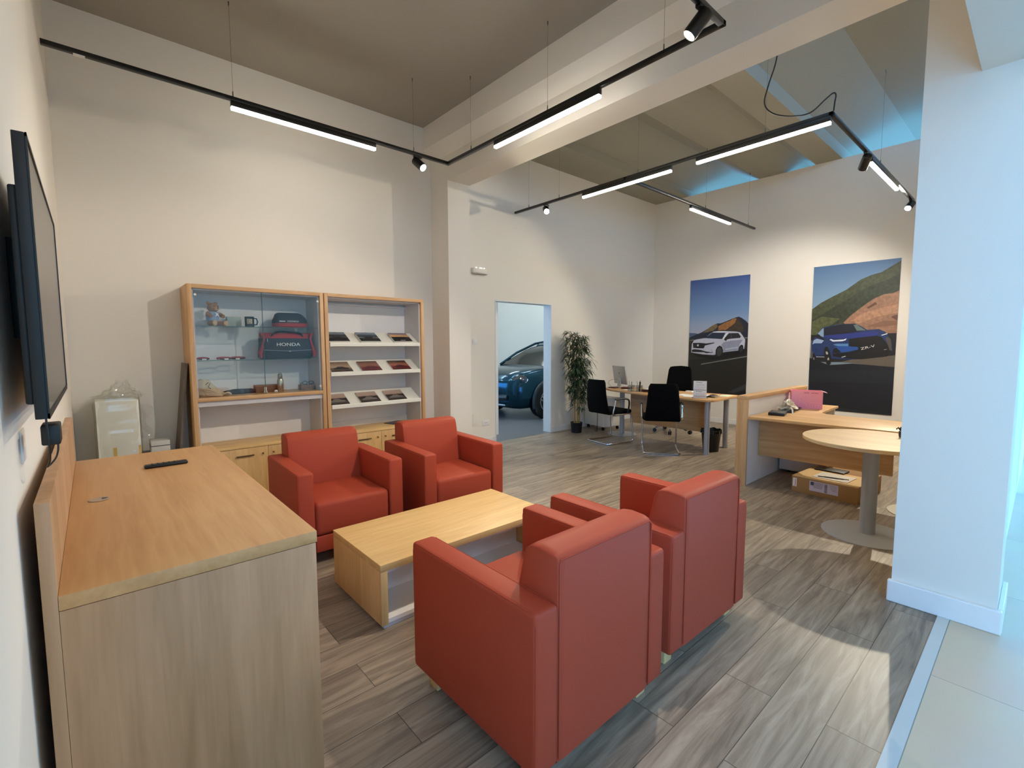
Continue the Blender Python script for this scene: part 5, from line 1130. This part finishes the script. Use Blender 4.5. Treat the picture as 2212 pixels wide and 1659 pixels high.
for (x, hw, zb, zs, zt) in ST:
    sec = [(0.0, zb), (0.72*hw, zb), (0.90*hw, zb+0.04), (0.97*hw, zb+0.14), (hw, (zb+zs)/2), (0.985*hw, zs-0.05), (0.955*hw, zs+0.02), (0.90*hw, zs+(zt-zs)*0.62), (0.80*hw, zs+(zt-zs)*0.88), (0.45*hw, zt-0.004), (0.0, zt)]
    xo = [0.0]*len(sec)
    row = []
    full = sec + [(-a, b) for a, b in reversed(sec[1:-1])]
    for (a, b) in full:
        nose = 0.10*(abs(a)/0.9)**2 if x < 0.5 else 0
        row.append(m.v((x+nose*(1-x/0.5) if x < 0.5 else x, a, b)))
    rings.append(row)
m._skin(rings); body = m.build('body', TEAL, t, ang=50)
# wheel arches and wheels
for wx in (0.83, 3.38):
    for s in (-1, 1):
        y = s*(HW-0.10)
        w_ = MB(); w_.lathe([(0.20, -0.11), (0.325, -0.11), (0.343, -0.09), (0.345, 0.09), (0.325, 0.112), (0.225, 0.112), (0.22, 0.09)], (wx, y, 0.345), 40, axis='y')
        wo = w_.build('wheel', paint('tyre_rubber', '0c0c0d', 0.8), t)
        r_ = MB()
        yo = s*0.098
        for k in range(5):
            a = 2*PI*k/5+0.3; ca, sa = math.cos(a), math.sin(a)
            for dlt in (-0.20, 0.20):
                c2, s2 = math.cos(a+dlt), math.sin(a+dlt)
                r_.tube([(wx+0.045*ca, y+yo, 0.345+0.045*sa), (wx+0.14*c2*0.98, y+yo+s*0.006, 0.345+0.14*s2), (wx+0.222*math.cos(a+dlt*0.8), y+yo, 0.345+0.222*math.sin(a+dlt*0.8))], [0.02, 0.017, 0.026], 8)
        r_.lathe([(0.055, yo-0.01), (0.055, yo+s*0.012), (0.001, yo+s*0.014)], (wx, y, 0.345), 20, axis='y')
        r_.tube([(wx+0.218*math.cos(k*PI/16), y+s*0.108, 0.345+0.218*math.sin(k*PI/16)) for k in range(32)], 0.009, 8, closed=True)
        r_.build('rim', paint('machined_rim', 'c9cbcf', 0.2, metal=0.9), wo)
        a_ = MB(); a_.tube([(wx+0.405*math.cos(q), s*(HW+0.0), 0.345+0.405*math.sin(q)) for q in [R(-18+k*12) for k in range(19)]], 0.032, 8); a_.build('arch_trim', paint('dark_teal_arch', '0d2a38', 0.4), t)
        d_ = MB(); d_.cyl((wx, s*(HW-0.03), 0.345), (wx, s*(HW+0.006), 0.345), 0.385, n=40); d_.build('wheel_well', BLACK, t)
# cabin
m = MB(); CS = [(1.02, 0.74, 1.035, 1.04), (1.30, 0.74, 1.05, 1.20), (1.60, 0.725, 1.04, 1.37), (1.92, 0.70, 1.04, 1.49), (2.3, 0.68, 1.04, 1.545), (2.9, 0.67, 1.05, 1.55), (3.4, 0.66, 1.06, 1.50), (3.75, 0.65, 1.06, 1.36), (4.0, 0.66, 1.05, 1.07)]
rings = []
for (x, hw, zb, zt) in CS:
    h = zt-zb; sec = [(hw+0.06, zb-0.02), (hw+0.03, zb+0.1*h), (hw-0.10*min(1, h/0.45), zb+0.75*h), (hw-0.17*min(1, h/0.45), zb+0.95*h), (0.35*hw, zt), (0, zt+0.005)]
    rings.append([m.v((x, a, b)) for a, b in sec + [(-a, b) for a, b in reversed(sec[:-1])]])
m._skin(rings); m.build('windows', GLZ, t, ang=50)
m = MB()
rings = []
for (x, hw, zt) in [(1.86, 0.50, 1.475), (1.95, 0.54, 1.515), (2.3, 0.55, 1.568), (2.9, 0.54, 1.572), (3.5, 0.52, 1.50), (3.7, 0.50, 1.42)]:
    rings.append([m.v((x, a*hw, b)) for a, b in [(-1, zt-0.03), (-0.9, zt-0.004), (0, zt+0.008), (0.9, zt-0.004), (1, zt-0.03), (0.9, zt-0.035), (0, zt-0.025), (-0.9, zt-0.035)]])
m._skin(rings); m.build('roof', TEAL, t, ang=50)
for s in (-1, 1):
    m = MB(); m.tube([(1.0, s*0.80, 1.03), (1.45, s*0.735, 1.29), (1.92, s*0.60, 1.50), (2.3, s*0.56, 1.56), (3.4, s*0.55, 1.51), (3.9, s*0.66, 1.2)], 0.028, 8); m.build('roof_pillar', TEAL, t)
    m = MB(); m.ball((1.42, s*0.93, 1.10), 0.085, 0.75, 1.0, 0.75); m.tube([(1.42, s*0.84, 1.06), (1.42, s*0.9, 1.08)], 0.02, 8); m.build('wing_mirror', TEAL, t)
    # headlamp: rounded dark glass with a chrome lower lid
    hx, hy, hz = 0.235, s*0.70, 0.80; nx = Vector((-0.72, s*0.66, 0.10)).normalized(); ux = Vector((s*0.0, 0, 0)); side = Vector((0, 0, 1)).cross(nx).normalized(); up = nx.cross(side)
    h_ = MB(); row = []
    c0 = Vector((hx, hy, hz))
    for rr, dd in ((1.0, -0.02), (0.97, 0.012), (0.7, 0.028), (0.3, 0.034), (0.01, 0.035)):
        row.append([h_.v(c0 + nx*dd + side*(0.155*rr*math.cos(a)) + up*(0.092*rr*math.sin(a))) for a in [k*2*PI/28 for k in range(28)]])
    h_._skin(row); ho = h_.build('headlamp', paint('headlamp_glass', '2a2c33', 0.06, coat=1.0), t)
    m = MB(); m.tube([c0 + nx*0.014 + side*(0.158*math.cos(a)) + up*(0.095*math.sin(a)) for a in [R(-185+k*10) for k in range(20)]], 0.0085, 8); m.build('chrome_lid', CHROME, ho)
    m = MB(); m.ball(c0+nx*0.03+side*0.02+up*0.02, 0.012); m.build('lamp_glint', emit('glint_glow', (1, 1, 1), 2.0), ho)  # highlight on the headlamp glass, set as a small glowing ball
    c1 = Vector((0.205, s*0.715, 0.575)); n1 = Vector((-0.80, s*0.6, -0.02)).normalized(); s1 = Vector((0, 0, 1)).cross(n1).normalized(); u1 = n1.cross(s1)
    m = MB()
    for a0, sg in ((0, 1), (0, -1)):
        m.tube([c1 + n1*0.012 + s1*(0.085*math.cos(a)) + u1*(sg*0.038*math.sin(a)) for a in [R(12+k*13) for k in range(13)]], 0.0065, 8)
    m.build('fog_lamp_ring', CHROME, t)
m = MB(); m.tube([(0.03+0.1*(y/0.9)**2, y, 0.42+0.02*(y/0.5)**2) for y in [-0.55+0.11*k for k in range(11)]], 0.065, 10); m.build('lower_grille', BLACK, t)
m = MB(); m.tube([(-0.012+0.1*(y/0.9)**2, y, 0.29) for y in [-0.5+0.1*k for k in range(11)]], 0.016, 8); m.build('skid_plate', SILVER, t)
m = MB(); m.tube([(-0.01+0.115*(y/0.9)**2, y, 0.66) for y in [-0.22+0.044*k for k in range(11)]], 0.028, 8); m.build('emblem_bar', BLACK, t)
m = MB(); m.tube([(2.35, 0, 1.565), (2.45, 0, 1.72)], 0.004, 6); m.build('aerial', BLACK, t)
t = thing('floor_display', 'white slanting display foot on the car room floor beside the wheel', 'display', (6.84, 6.50, 0))
m = MB(); m.prism([(-0.26, 0.0), (0.35, 0.0), (0.35, 0.9), (-0.08, 0.36)], 'y', -0.02, 0.02, 0.002); m.build('panel', paint('bright_white_panel', 'e6eef2', 0.4), t)
MB().box(-0.2, 0.33, -0.12, -0.02, 0.0, 0.012).build('foot', paint('bright_white_panel', 'e6eef2', 0.4), t)
